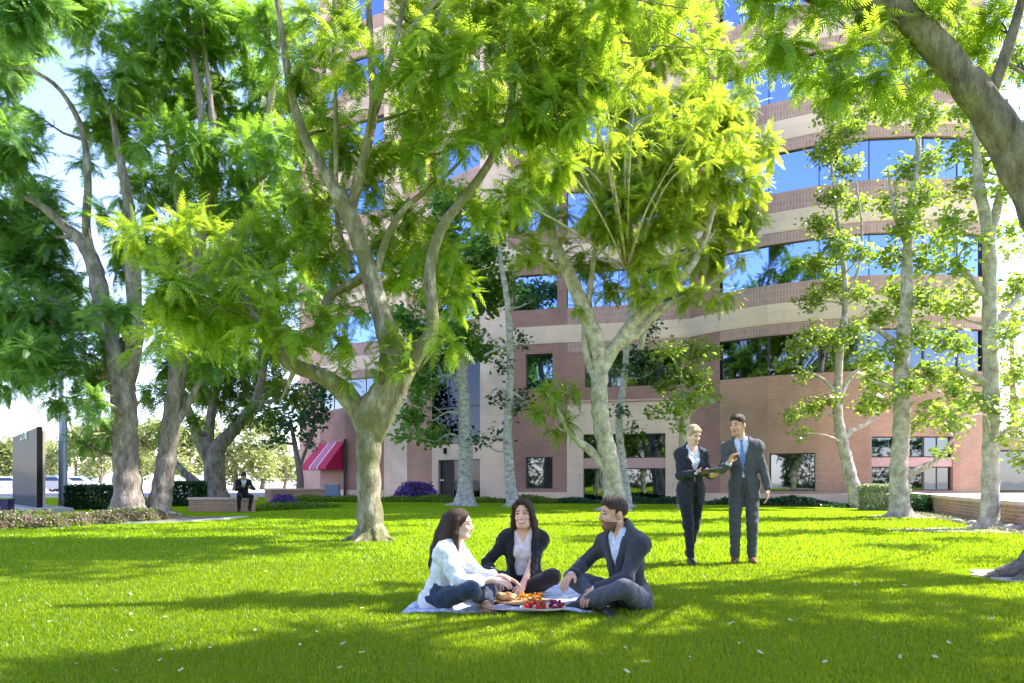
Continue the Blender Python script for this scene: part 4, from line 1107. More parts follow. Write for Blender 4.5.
# woman in the white blouse
p = G(446, 5.76)
locks1 = [[(0, -.09, .03, .06), (0, -.135, -.10, .062), (0, -.165, -.22, .060), (0, -.19, -.34, .045), (0, -.20, -.42, .02)],
          [(.055, -.06, .0, .045), (.07, -.09, -.12, .046), (.075, -.11, -.24, .04), (.07, -.13, -.34, .02)], [(-.055, -.06, .0, .045), (-.07, -.08, -.12, .046), (-.075, -.10, -.22, .036), (-.07, -.12, -.30, .02)],
          [(.076, .0, .03, .020), (.088, -.01, -.08, .024), (.09, .0, -.19, .022), (.085, .02, -.29, .010)]]
person('long haired woman in a white blouse and jeans sitting in profile', None, tuple(p), yaw(.96, -.24), True, s=.96, pel=(0, -.05, .11), neck=(0, .055, .54), headc=(0, .11, .668), headk=1.03,
       hfwd=(-.12, 1, -.06), wr=[(.10, .41, .255), (-.10, .44, .25)], eh=[(.6, -.5, -1), (-.6, -.5, -1)], hd=[(-.2, .95, -.22), (.0, .95, -.25)], pn=[(-.4, -.2, -.9), (.4, -.2, -.9)],
       curl=(.45, .5), ank=[(-.09, .30, .06), (.11, .36, .06)], kh=[(1, .45, .45), (-1, .45, .45)], fd=[(-.8, .5, -.1), (.55, .75, -.1)], skin=(.74, .47, .34), hair='dark', hairstyle={'locks': locks1}, smile=True,
       top='blouse', shirtc=(.76, .76, .78), pantc=(.028, .042, .075), shoec=(.42, .24, .13), sleeve=1.42, bare_feet=False, **SE)
# smiling woman in the middle
p = G(524, 6.42)
locks2 = [[(.055, -.02, .04, .032), (.086, -.01, -.08, .028), (.105, .015, -.2, .032), (.110, .05, -.31, .028), (.10, .06, -.40, .012)], [(-.055, -.02, .04, .032), (-.086, -.01, -.08, .028), (-.10, .015, -.2, .032), (-.105, .05, -.30, .026), (-.10, .06, -.38, .010)],
          [(0, -.09, .02, .06), (0, -.12, -.1, .075), (0, -.12, -.22, .07), (0, -.11, -.30, .04)], [(.035, .075, .105, .014), (.062, .068, .06, .018), (.078, .045, -.02, .02), (.088, .03, -.12, .018)], [(-.03, .075, .108, .014), (-.062, .068, .06, .018), (-.078, .045, -.02, .02), (-.088, .03, -.12, .018)]]
person('smiling woman with long dark hair in a black blazer sitting in the middle', None, tuple(p), yaw(-.10, -1), True, s=.98, pel=(0, -.03, .12), neck=(0, .04, .59), headc=(.0, .075, .724), headk=1.07,
       hfwd=(.10, 1, -.05), hup=(.06, 0, 1), wr=[(.20, .30, .20), (-.02, .40, .15)], eh=[(1, -.4, -.4), (-1, -.3, -.5)], hd=[(-.2, .8, -.5), (.25, .75, -.55)], pn=[(-.2, -.4, -.9), (.1, -.4, -.9)],
       curl=(.5, .55), ank=[(-.10, .30, .07), (.12, .34, .07)], kh=[(1, .4, .45), (-1, .4, .45)], fd=[(-.85, .4, -.1), (.8, .4, -.1)], skin=(.72, .44, .31), hair='dark', hairstyle={'locks': locks2}, smile=True,
       topc=(.016, .016, .018), shirtc=(.74, .68, .68), pantc=(.022, .021, .023), shoec=(.02, .02, .022), sleeve=.35, vneck=.20, open_jacket=True, hemlen=.08, **SE)
# man on the low wall, far left
p = G(243, 24.1)
person('lone man in a dark suit sitting on the low wall looking down', None, tuple(p), yaw(.45, -.9), s=1.0, pel=(0, 0, .57), neck=(0, .14, 1.06), headc=(0, .22, 1.17),
       hfwd=(-.15, .72, -.68), hup=(0, .6, .8), wr=[(.06, .40, .82), (-.14, .42, .80)], eh=[(.8, -.6, -.6), (-.8, -.4, -.6)], hd=[(-.3, .9, .1), (.1, .9, .1)], pn=[(-.4, 0, .9), (.4, 0, .9)],
       curl=(.7, .6), ank=[(.16, .36, .09), (-.14, .50, .10)], kh=[(.2, 1, .6), (-.5, 1, .6)], fd=[(.3, 1, 0), (-.2, 1, .05)], skin=(.5, .31, .22), hair='black', hairstyle='short',
       topc=(.012, .014, .02), shirtc=(.55, .60, .70), pantc=(.012, .013, .018), vox=.010, vneck=.3, hemlen=.05, seated=True)
ph = empty('phone', tuple(G(252, 23.55, .86)), .4); tag(ph, 'dark phone held by the lone man on the low wall', 'phone')
m_ = MB(); m_.box((0, 0, 0), (.08, .15, .01)); m_.build('case', M['black'], ph); m_ = MB(); m_.box((0, 0, .0075), (.07, .14, .004)); m_.build('screen', M['pane_dark'], ph)
# ------------------------------------------------------------------ picnic
BL = [(-.80, 5.62), (-.20, 5.50), (.35, 5.60), (.66, 6.0), (.60, 6.75), (.1, 7.0), (-.5, 6.85), (-.78, 6.2)]
def blanket():
    n = 46; xs = np.linspace(-.74, .70, n); ys = np.linspace(5.52, 7.0, n)
    X, Y = np.meshgrid(xs, ys, indexing='ij')
    X2 = X + .05 * np.sin(Y * 3.1) + (Y - 6.2) * .05; Y2 = Y + .06 * np.sin(X * 3.3 + 1) - X * .02
    Z = .042 + .007 * np.sin(X * 14 + 2 * np.sin(Y * 6)) + .006 * np.sin(Y * 17 + X * 5) + .004 * np.sin(X * 33 - Y * 21)
    ed = np.minimum(np.minimum(X - xs[0], xs[-1] - X), np.minimum(Y - ys[0], ys[-1] - Y)); Z = np.where(ed < .03, Z - .012, Z)
    v = np.stack([X2, Y2, Z], -1).reshape(-1, 3); v2 = v - [0, 0, .012]
    i, j = np.meshgrid(np.arange(n - 1), np.arange(n - 1), indexing='ij'); q = (i * n + j)
    f = np.stack([q, q + n, q + n + 1, q + 1], -1).reshape(-1, 4); f2 = f[:, ::-1] + n * n
    e = [k for k in range(n)] + [k * n + n - 1 for k in range(1, n)] + [(n - 1) * n + k for k in range(n - 2, -1, -1)] + [k * n for k in range(n - 2, 0, -1)]
    f3 = np.array([(e[k], e[(k + 1) % len(e)], e[(k + 1) % len(e)] + n * n, e[k] + n * n) for k in range(len(e))])
    m, nt, out = new_mat('blanket_weave')
    tc = nd(nt, 'ShaderNodeTexCoord')
    w = nd(nt, 'ShaderNodeTexVoronoi'); w.inputs['Scale'].default_value = 8; w.feature = 'SMOOTH_F1'
    n1 = nd(nt, 'ShaderNodeTexNoise'); n1.inputs['Scale'].default_value = 7; n1.inputs['Detail'].default_value = 5; n1.inputs['Distortion'].default_value = 1.5
    nt.links.new(tc.outputs['Object'], n1.inputs['Vector'])
    c = ramp(nt, n1.outputs['Fac'], [(.42, (.58, .59, .62)), (.49, (.46, .50, .58)), (.53, (.16, .24, .38)), (.58, (.44, .49, .58)), (.63, (.60, .61, .64))])
    b = nd(nt, 'ShaderNodeBsdfPrincipled'); b.inputs['Roughness'].default_value = .95; nt.links.new(c, b.inputs['Base Color'])
    nt.links.new(b.outputs[0], out.inputs['Surface'])
    o = obj('picnic_blanket', np_mesh('picnic_blanket', np.concatenate([v, v2]), [f, f2, f3], m, True))
    tag(o, 'white and blue patterned picnic blanket spread on the lawn', 'blanket')
blanket()
wood = noisy('board_wood', (.36, .20, .09), (.52, .33, .17), 6, .55, .1, stretch=(1, 8, 1))
def oz(px, py, z=.06):
    d = (EYE - z) * F / (py - HY); return np.array([(px - HX) / F * d, d, z])
c0 = oz(519, 601, .06)
bd = empty('serving_board', (c0[0], c0[1], .052)); tag(bd, 'round wooden board with bread and orange pieces beside the white bloused woman', 'serving board')
mb = MB(); mb.lathe([(.15, 0), (.168, .004), (.17, .014), (.165, .019), (.0, .019)], n=40, sx=1.25); mb.box((.235, 0, .010), (.10, .05, .016)); mb.build('board', wood, bd, smooth=False)
c1 = oz(543, 608, .06)
tr_ = empty('serving_tray', (c1[0], c1[1], .050)); tag(tr_, 'pale oval tray of strawberries and red grapes at the front of the blanket', 'tray')
mb = MB(); mb.lathe([(.13, 0), (.15, .004), (.168, .022), (.172, .022), (.155, .006), (.0, .006)], n=40, sx=1.0, sy=.72); mb.build('dish', plain('pale_ceramic', (.68, .60, .50), .3), tr_, smooth=True)
c2 = oz(497, 610, .05)
pl = empty('plate', (c2[0] + .02, c2[1] + .05, .048)); tag(pl, 'small grey plate between the board and the tray', 'plate')
mb = MB(); mb.lathe([(.06, 0), (.07, .003), (.10, .014), (.103, .014), (.075, .005), (0, .004)], n=32); mb.build('dish', plain('grey_ceramic', (.34, .33, .42), .25), pl, smooth=True)
red = noisy('strawberry_red', (.45, .01, .012), (.66, .03, .02), 40, .3, .3, 90); grp = noisy('grape_red', (.14, .008, .03), (.30, .02, .05), 12, .2, .0)
grn = plain('fruit_leaf', (.06, .16, .02), .6); org_ = noisy('orange_flesh', (.85, .30, .02), (.95, .42, .05), 30, .35, .2); brd = noisy('bread_crust', (.50, .26, .09), (.74, .50, .26), 14, .8, .4)
def fruit(kind, loc, s, rz, label, grp_name):
    o = empty(kind, loc, rz); tag(o, label, kind.replace('_', ' '), grp_name); o.rotation_euler = (rng.normal(0, .4), rng.normal(0, .4), rz); mb = MB()
    if kind == 'strawberry':
        mb.lathe([(.002, -.022), (.010, -.016), (.017, -.003), (.018, .006), (.012, .014), (.002, .016)], n=12); mb.build('fruit', red, o, smooth=True)
        m2 = MB()
        for k in range(6):
            a = k * 1.047; m2.add([(0, 0, .017), (.012 * math.cos(a - .3), .012 * math.sin(a - .3), .018), (.019 * math.cos(a), .019 * math.sin(a), .014), (.012 * math.cos(a + .3), .012 * math.sin(a + .3), .018)], [(0, 1, 2, 3)])
        m2.build('leaves', grn, o)
    elif kind == 'grape': mb.lathe([(.002, -.013), (.009, -.009), (.0125, 0), (.009, .009), (.002, .013)], n=10); mb.build('berry', grp, o, smooth=True)
    elif kind == 'orange_wedge':
        for k in range(7):
            a = math.pi * k / 6
            mb.v += [(.034 * math.cos(a), -.010, .034 * math.sin(a)), (.034 * math.cos(a), .010, .034 * math.sin(a))]
        mb.v += [(0, 0, 0)]; F_ = [(2 * k, 2 * k + 1, 2 * k + 3, 2 * k + 2) for k in range(6)] + [(2 * k, 2 * k + 2, 14) for k in range(6)] + [(2 * k + 1, 14, 2 * k + 3) for k in range(6)]
        mb.f += F_; mb.m += [0] * len(F_); mb.uv += [[(0, 0)] * len(q) for q in F_]; mb.build('wedge', org_, o)
    elif kind == 'bread_roll': mb.lathe([(.005, -.018), (.024, -.014), (.034, 0), (.028, .016), (.012, .024), (.002, .025)], n=14, sx=1.3); mb.build('crust', brd, o, smooth=True)
    o.scale = (s,) * 3; return o
for k in range(15):
    a = rng.random() * 6.28; r_ = rng.random() ** .5 * .10
    fruit('strawberry', (c1[0] + .09 * (-.7) + r_ * math.cos(a) * .75, c1[1] + r_ * math.sin(a) * .7, .078 + .018 * (k % 2)), 1.15, rng.random() * 6, 'red strawberry on the left side of the pale tray', 'strawberries on the tray')
for k in range(20):
    a = rng.random() * 6.28; r_ = rng.random() ** .5 * .075
    fruit('grape', (c1[0] + .09 + r_ * math.cos(a) * .8, c1[1] + r_ * math.sin(a) * .7, .074 + .016 * (k % 3)), 1.15, rng.random() * 6, 'dark red grape on the right side of the pale tray', 'grapes on the tray')
for k in range(14):
    a = rng.random() * 6.28; r_ = rng.random() ** .5 * .085
    fruit('orange_wedge', (c0[0] + .085 + r_ * math.cos(a), c0[1] + r_ * math.sin(a) * .9, .078 + .012 * (k % 3)), .8, rng.random() * 6, 'orange wedge heaped on the round wooden board', 'orange wedges on the board')
for k in range(6):
    a = k * 1.05; fruit('bread_roll', (c0[0] - .10 + .05 * math.cos(a), c0[1] + .07 * math.sin(a), .092), 1.0, rng.random() * 6, 'small bread roll on the round wooden board', 'bread rolls on the board')
gm, nt, out = new_mat('clear_glass'); b = nd(nt, 'ShaderNodeBsdfPrincipled'); b.inputs['Transmission Weight'].default_value = 1; b.inputs['Roughness'].default_value = .02; b.inputs['IOR'].default_value = 1.25; nt.links.new(b.outputs[0], out.inputs['Surface'])
for px, py, lab in ((481, 600, 'stemmed glass on the blanket beside the jeans knee'), (566, 596, 'stemmed glass on the blanket beside the bearded man')):
    if px > 500: continue
    c = oz(px, py + 8, .05); w = empty('wine_glass', (c[0], c[1], .05)); tag(w, lab, 'glass')
    mb = MB(); mb.lathe([(.032, 0), (.032, .002), (.004, .006), (.0035, .07), (.006, .075), (.028, .095), (.036, .125), (.031, .165), (.0295, .165), (.034, .125), (.026, .097), (.0, .08)], n=24); mb.build('goblet', gm, w, smooth=True)

# ------------------------------------------------------------------ trees
def jac_extra(crown, wood):   # small shoots sprouting on the trunk fork of the central tree
    for px, py in ((385, 350), (372, 362), (398, 372), (408, 352), (350, 378), (380, 338), (345, 362), (392, 335)):
        crown.add(fern_sprays(P(px, py, 12.2), np.array([.14, .14, .14]), 3, .26, 6))
main_tree = make_tree('jacaranda_tree', 'large central tree with a mossy forked trunk and bright feathery leaves behind the picnic', 'tree', 12.5,
    [[(371, 544, .33), (371, 530, .235), (369, 500, .205), (368, 465, .198), (369, 435, .215), (371, 412, .26), (384, 396, .25), (392, 372, .215), (389, 340, .185), (377, 302, .17), (366, 262, .155), (355, 228, .15), (344, 205, .15), (336, 190, .12)],
     [(370, 445, .14), (357, 408, .18), (338, 386, .155), (318, 374, .135), (295, 366, .125), (278, 352, .11), (262, 330, .09), (246, 300, .06)],
     [(373, 445, .12), (384, 414, .18), (400, 385, .17), (413, 358, .145), (428, 338, .13), (433, 318, .105), (430, 290, .10), (431, 262, .095), (440, 232, .088), (458, 205, .08), (478, 180, .072), (495, 152, .062), (508, 120, .06), (513, 90, .05), (516, 55, .035)],
     [(338, 196, .11), (325, 172, .09), (310, 148, .08), (299, 122, .075), (290, 85, .065), (283, 40, .055), (277, 0, .045), (272, -50, .03)],
     [(350, 215, .10), (358, 180, .085), (368, 140, .08), (374, 105, .075), (371, 60, .06), (369, 10, .05), (366, -50, .035)],
     [(374, 115, .07), (384, 80, .06), (396, 40, .05), (404, 0, .045), (410, -60, .03)],
     [(376, 270, .07), (388, 235, .06), (405, 208, .055), (428, 190, .045), (450, 172, .035), (470, 150, .02)],
     [(366, 275, .09, .2), (350, 285, .085, .3), (333, 293, .08, .3), (325, 306, .075, .2), (322, 328, .07, .1), (318, 350, .06)],
     [(352, 272, .06, .2), (344, 250, .055, .3), (338, 225, .05, .3), (336, 190, .04), (336, 120, .04), (334, 40, .035), (334, -40, .03)],
     [(296, 366, .06), (286, 390, .03), (280, 402, .015)],
     [(495, 150, .04), (512, 128, .03), (528, 112, .02)]],
    [(445, 60, 48), (490, 30, 55), (545, 45, 55), (470, 110, 42), (520, 105, 48), (560, 110, 45), (420, 25, 38), (410, 110, 34), (435, 150, 34), (545, 160, 34), (585, 75, 36),
     (590, 20, 40), (500, -30, 50), (430, -40, 45), (350, 55, 30), (330, 25, 28), (395, 75, 26), (300, 70, 34), (330, 130, 34), (370, 170, 30), (395, 215, 28, .8), (400, 150, 26),
     (300, 215, 36), (330, 240, 26), (265, 250, 38), (235, 280, 40), (200, 300, 40), (170, 280, 34), (225, 330, 34), (262, 300, 36), (190, 225, 32, 1.), (275, 330, 26), (310, 320, 24), (155, 340, 26), (150, 240, 32, .6),
     (300, 345, 22), (375, 250, 20, 1.), (455, 265, 20, 1.), (445, 335, 16), (410, 280, 26, 1.2), (450, 290, 24, 1.4), (420, 235, 26, 1.2), (480, 210, 24, 1.2), (515, 190, 22, .8), (345, 305, 20, .5), (328, 265, 24, .6), (345, 150, 24), (312, 190, 28, .6), (318, 235, 22, .8), (340, 340, 14, .5)],
    M['bark_mossy'], M['leaf_fern'], 'fern', size=.42, dens=1.45, flare=.30, depthspread=1.3, thick=.028, extra=jac_extra)
bright_tree = make_tree('jacaranda_tree', 'broad bright tree with a pale leaning trunk growing left of the standing pair', 'tree', 25,
    [[(616, 510, .44), (614, 490, .34), (609, 460, .32), (603, 430, .30), (599, 395, .285), (600, 365, .275), (594, 335, .28), (580, 300, .25), (566, 268, .22), (553, 238, .18), (546, 205, .17), (535, 160, .12), (528, 110, .08)],
     [(606, 468, .22), (590, 450, .15), (573, 436, .11), (558, 412, .08), (547, 392, .05)],
     [(600, 372, .26), (612, 350, .22), (634, 322, .2), (658, 298, .18), (682, 278, .15), (700, 250, .12), (712, 215, .09), (722, 170, .06)],
     [(618, 345, .17), (640, 330, .15), (668, 305, .12), (700, 290, .09), (735, 270, .05)],
     [(640, 316, .13), (636, 280, .12), (626, 250, .10), (622, 210, .08), (630, 170, .05)],
     [(566, 272, .12), (545, 262, .10), (520, 250, .08), (500, 236, .05)],
     [(600, 390, .14), (588, 360, .13), (585, 330, .12), (590, 290, .10), (596, 240, .07), (600, 180, .05)],
     [(640, 350, .12, 1), (650, 310, .1, 1), (672, 265, .08, 1), (690, 210, .05, 1)]],
    [(640, 110, 34), (680, 100, 34), (700, 130, 32), (725, 120, 26), (750, 150, 28), (660, 150, 36), (700, 170, 34), (735, 180, 30), (625, 160, 30), (680, 205, 32), (720, 220, 30), (750, 210, 22),
     (645, 200, 28), (610, 205, 26), (700, 255, 24), (735, 250, 20), (655, 60, 32), (690, 40, 28), (640, 25, 34), (600, 100, 30), (570, 60, 30), (660, 5, 34), (560, 130, 26), (585, 165, 24),
     (550, 210, 22), (510, 200, 26), (520, 245, 22), (560, 250, 20, 1, .7), (590, 260, 20), (640, 250, 22), (665, 270, 18), (610, 290, 16), (548, 392, 16), (556, 425, 14, 0, 1), (540, 410, 12), (585, 300, 14, 0, .6), (640, 290, 16),
     (570, 390, 10, 0, .6), (690, 300, 16), (720, 290, 16, 0, .8), (600, 40, 30), (735, 100, 20), (600, 200, 22, -1.5), (630, 180, 24, -1.5), (650, 222, 22, -1.5), (615, 235, 18, -1.5), (668, 180, 24, -1.5), (590, 225, 18, -1), (640, 140, 26, -1.5), (610, 150, 24, -1.5), (680, 225, 20, -1.5), (645, 255, 16, -1)],
    M['bark_pale'], M['leaf_fern3'], 'fern', size=.56, dens=1.65, flare=.5, depthspread=2.2, thick=.05, sides=12)
# tall feathery tree on the left whose thin parallel stems rise out of the frame
make_tree('jacaranda_tree', 'tall left tree, pale leaning trunk, thin parallel stems running up out of frame', 'tree', 21.5,
    [[(157, 520, .42), (160, 500, .31), (168, 450, .27), (174, 400, .25), (180, 350, .22), (192, 290, .18), (202, 230, .17), (205, 170, .14), (200, 100, .11), (190, 40, .09), (183, -30, .07)],
     [(205, 215, .12), (215, 180, .11), (212, 120, .09), (206, 60, .07), (196, -20, .06)],
     [(190, 300, .14), (184, 250, .11), (176, 190, .08), (165, 130, .06)],
     [(194, 290, .15), (225, 250, .13), (252, 225, .12), (262, 160, .11), (272, 90, .10), (280, 20, .08), (282, -30, .07)],
     [(172, 430, .14), (190, 400, .1), (206, 370, .06)]],
    [(150, 40, 40), (190, 20, 44), (235, 30, 42), (120, 80, 36), (165, 95, 40), (215, 90, 38), (255, 90, 34), (130, 135, 34), (175, 150, 38), (225, 150, 38), (265, 150, 32), (150, 195, 32),
     (200, 205, 36), (245, 205, 36), (285, 190, 30), (130, 250, 28), (170, 255, 32), (215, 260, 32), (100, 20, 34), (60, -5, 34), (270, 30, 30), (300, 130, 24), (290, 250, 30), (190, 320, 26), (225, 310, 26), (255, 290, 28), (150, 310, 24),
     (180, 370, 24), (210, 350, 24), (240, 350, 22), (100, 110, 22), (310, 290, 20)],
    M['bark_grey'], M['leaf_mid'], 'fern', size=.58, dens=1.8, flare=.4, depthspread=2.0, thick=.05, sides=12)
make_tree('jacaranda_tree', 'far left twin-limbed tree with a thick grey trunk rising from the pink flower bed', 'tree', 21.0,
    [[(128, 521, .56), (128, 500, .41), (126, 460, .35), (125, 420, .34), (122, 390, .35), (114, 355, .30), (104, 315, .26), (95, 270, .22), (84, 245, .19), (66, 228, .14), (40, 205, .10), (10, 190, .06)],
     [(124, 385, .26), (134, 350, .24), (134, 300, .21), (131, 250, .18), (128, 200, .14), (118, 150, .1), (110, 100, .07)],
     [(92, 262, .15), (86, 225, .12), (88, 180, .1), (82, 130, .08), (60, 90, .06), (30, 68, .04)],
     [(110, 340, .12), (80, 318, .1), (50, 300, .08), (20, 290, .05)]],
    [(30, 195, 26), (8, 170, 28), (-10, 215, 34), (55, 235, 22), (10, 235, 26), (40, 315, 32), (10, 330, 36), (75, 300, 26), (70, 345, 32), (35, 365, 30), (95, 370, 24), (5, 380, 22), (60, 395, 18), (95, 400, 14),
     (110, 310, 22), (-15, 290, 34), (8, 60, 26), (-8, 110, 26), (20, 20, 28), (40, 40, 14), (95, 75, 12), (85, 165, 10), (100, 215, 12), (92, 420, 10), (112, 435, 9, 0, .8), (84, 445, 8, 0, .7), (15, 140, 24), (-5, 60, 30), (30, 250, 24), (50, 270, 26), (45, 120, 12), (20, 350, 26), (120, 340, 18), (0, 260, 24), (30, 0, 30)],
    M['bark_grey'], M['leaf_teal'], 'fern', size=.55, dens=2.5, flare=.5, depthspread=2.2, thick=.05, sides=12)
make_tree('jacaranda_tree', 'wide forking tree rising behind the man on the low wall', 'tree', 33,
    [[(214, 496, .7), (214, 480, .46), (215, 462, .42), (218, 448, .36), (232, 432, .28), (246, 415, .24), (256, 400, .21), (262, 378, .17), (266, 345, .12)],
     [(212, 466, .3), (200, 440, .25), (190, 415, .2), (180, 385, .15), (172, 350, .12)],
     [(214, 470, .3), (208, 440, .25), (212, 410, .2), (220, 380, .14)],
     [(204, 492, .3), (192, 480, .2), (180, 468, .14), (168, 455, .08)],
     [(252, 402, .18), (272, 392, .14), (290, 380, .08)]],
    [(210, 375, 24), (185, 385, 20), (235, 370, 26), (265, 375, 22), (240, 395, 18), (215, 400, 14), (285, 390, 16), (200, 345, 26), (240, 340, 26), (275, 345, 24), (160, 390, 18), (195, 420, 10), (262, 410, 12), (230, 415, 9, 0, .7), (160, 430, 8)],
    M['bark_grey'], M['leaf_fern2'], 'fern', size=.75, dens=2.0, flare=.5, depthspread=3, thick=.08, sides=10, lo=True)
make_tree('round_tree', 'small dark round tree left of the crimson awning', 'tree', 43,
    [[(300, 494, .26), (300, 478, .2), (298, 462, .17), (294, 440, .14), (290, 420, .1)], [(299, 470, .12), (306, 450, .1), (314, 430, .08)]],
    [(300, 420, 22), (280, 425, 18), (318, 415, 18), (298, 398, 22), (325, 395, 16), (275, 400, 18), (310, 440, 12), (262, 420, 14), (270, 440, 10), (255, 400, 14), (318, 375, 16)], M['bark_brown'], M['leaf_dark'], 'broad', size=.26, dens=1.5, depthspread=1.5, thick=.07, sides=8)
make_tree('ash_tree', 'darker tree with a straight grey-white trunk in front of the entrance recess', 'tree', 30,
    [[(465, 504, .50), (465, 490, .34), (466, 450, .29), (464, 410, .26), (462, 380, .23), (460, 350, .2), (452, 310, .14), (446, 270, .09)],
     [(462, 385, .12), (448, 376, .09), (432, 380, .05)], [(463, 372, .12), (474, 350, .1), (486, 330, .07)], [(462, 358, .12), (446, 342, .09), (430, 325, .05)], [(465, 415, .08), (448, 412, .05), (434, 420, .03)], [(465, 440, .07), (450, 434, .05), (436, 442, .03)]],
    [(440, 300, 22), (465, 275, 26), (430, 265, 22), (485, 300, 20), (455, 330, 20), (425, 335, 20), (480, 250, 22), (445, 235, 22), (420, 385, 18), (438, 360, 16), (415, 415, 16), (430, 435, 13), (415, 355, 16), (505, 280, 16), (470, 345, 12), (400, 320, 18), (400, 260, 20), (450, 200, 22), (490, 215, 18), (405, 435, 8), (490, 352, 12, 0, .8)],
    M['bark_white'], M['leaf_teal'], 'broad', size=.24, dens=4.5, flare=.3, depthspread=1.5, thick=.05, sides=10)
make_tree('birch_tree', 'slim white-barked tree with sparse dark leaf tufts beside the pale pier', 'tree', 29,
    [[(514, 506, .32), (511, 488, .22), (508, 450, .19), (508, 420, .17), (510, 380, .15), (510, 340, .14), (507, 300, .12), (500, 255, .09), (498, 210, .06)],
     [(509, 395, .07), (498, 388, .05), (488, 395, .03)], [(509, 390, .07), (524, 400, .04)], [(510, 345, .08), (495, 350, .06), (484, 356, .04)], [(508, 440, .05), (494, 436, .03)]],
    [(495, 432, 12), (482, 440, 9), (520, 405, 11), (500, 400, 8), (500, 365, 12), (525, 395, 8), (520, 340, 8, 0, .6), (500, 240, 14, 0, .7), (530, 300, 8, 0, .8)],
    M['bark_white'], M['leaf_dark'], 'broad', size=.19, dens=1.2, flare=.3, depthspread=.8, thick=.04, sides=10)
make_tree('birch_tree', 'thin white-barked tree standing just behind the broad bright tree', 'tree', 28.5,
    [[(627, 506, .26), (626, 488, .17), (621, 450, .15), (619, 420, .14), (624, 380, .13), (628, 330, .12), (632, 290, .1), (636, 240, .07)], [(623, 430, .06), (634, 428, .04)]],
    [(636, 428, 11), (622, 412, 7), (640, 350, 18), (655, 370, 14), (625, 370, 10), (650, 330, 16)], M['bark_white'], M['leaf_dark'], 'broad', size=.17, dens=1.1, flare=.2, depthspread=.5, thick=.04, sides=10)
make_tree('plane_tree', 'small leafy tree right behind the standing blonde woman', 'tree', 27,
    [[(682, 507, .2), (682, 480, .13), (682, 450, .12), (683, 420, .11), (684, 395, .09), (680, 370, .06)], [(683, 425, .06), (694, 408, .04), (706, 398, .03)], [(683, 415, .06), (670, 408, .04), (660, 404, .02)]],
    [(672, 405, 14), (690, 400, 14), (700, 380, 15), (680, 375, 16), (662, 385, 11), (708, 395, 10), (690, 350, 16), (665, 350, 15), (705, 350, 12), (655, 410, 7), (680, 425, 8)], M['bark_pale'], M['leaf_broad'], 'broad', size=.18, dens=3.2, depthspread=.9, thick=.04, sides=8)
make_tree('plane_tree', 'slender leaning pale tree beside the window at the right, left of the other two', 'tree', 27.5,
    [[(860, 509, .34), (855, 492, .26), (849, 470, .22), (842, 440, .2), (838, 415, .18), (838, 385, .15), (840, 350, .13), (845, 310, .11), (844, 270, .09), (838, 220, .07), (832, 170, .05), (828, 120, .03)],
     [(842, 440, .12), (852, 430, .1), (866, 424, .07), (878, 415, .04)], [(838, 400, .11), (848, 380, .09), (862, 368, .06), (876, 362, .04)], [(838, 395, .09), (824, 380, .06), (808, 372, .04)], [(844, 300, .08), (858, 270, .06), (862, 230, .04), (856, 180, .03)]],
    [(830, 110, 17), (850, 130, 15), (825, 150, 16), (846, 165, 14), (835, 195, 15), (858, 205, 12), (822, 225, 15), (842, 245, 14), (818, 262, 14), (860, 255, 12), (832, 285, 15), (812, 300, 12), (856, 295, 12), (815, 335, 13), (798, 345, 11), (835, 340, 12),
     (858, 330, 13), (786, 362, 9), (872, 360, 13), (806, 375, 8), (812, 408, 12), (792, 415, 9), (832, 400, 9), (868, 405, 12), (800, 432, 7), (850, 85, 16), (870, 110, 14), (880, 385, 10)],
    M['bark_pale'], M['leaf_broad'], 'broad', size=.165, dens=4.4, flare=.25, depthspread=1.0, thick=.035, sides=10)
make_tree('plane_tree', 'middle of the right-hand pale trees, rising behind the light variegated hedge', 'tree', 20.5,
    [[(901, 520, .36), (900, 505, .27), (899, 470, .235), (901, 430, .225), (902, 390, .21), (903, 345, .19), (906, 300, .16), (908, 250, .13), (912, 200, .10), (918, 150, .07), (920, 90, .05)],
     [(902, 478, .13), (918, 470, .1), (934, 462, .085), (946, 448, .06), (952, 440, .04)], [(904, 350, .1), (885, 335, .08), (872, 325, .05)], [(906, 310, .1), (925, 290, .08), (940, 262, .05)], [(902, 395, .08), (886, 385, .06), (872, 382, .03)], [(908, 250, .07), (895, 215, .05), (888, 170, .03)]],
    [(905, 225, 18), (925, 195, 16), (890, 255, 16), (920, 260, 17), (940, 235, 14), (900, 295, 18), (935, 300, 18), (880, 315, 15), (915, 335, 17), (945, 340, 15), (890, 350, 14), (930, 375, 17), (905, 385, 12), (955, 385, 14), (880, 400, 12), (935, 410, 15), (955, 425, 13), (915, 425, 10),
     (875, 375, 12), (930, 160, 15), (905, 170, 15), (890, 205, 12), (925, 120, 16), (900, 110, 15), (945, 450, 8), (930, 80, 18), (900, 60, 16), (965, 405, 12)],
    M['bark_pale'], M['leaf_broad'], 'broad', size=.15, dens=4.4, flare=.3, depthspread=1.0, thick=.03, sides=12)
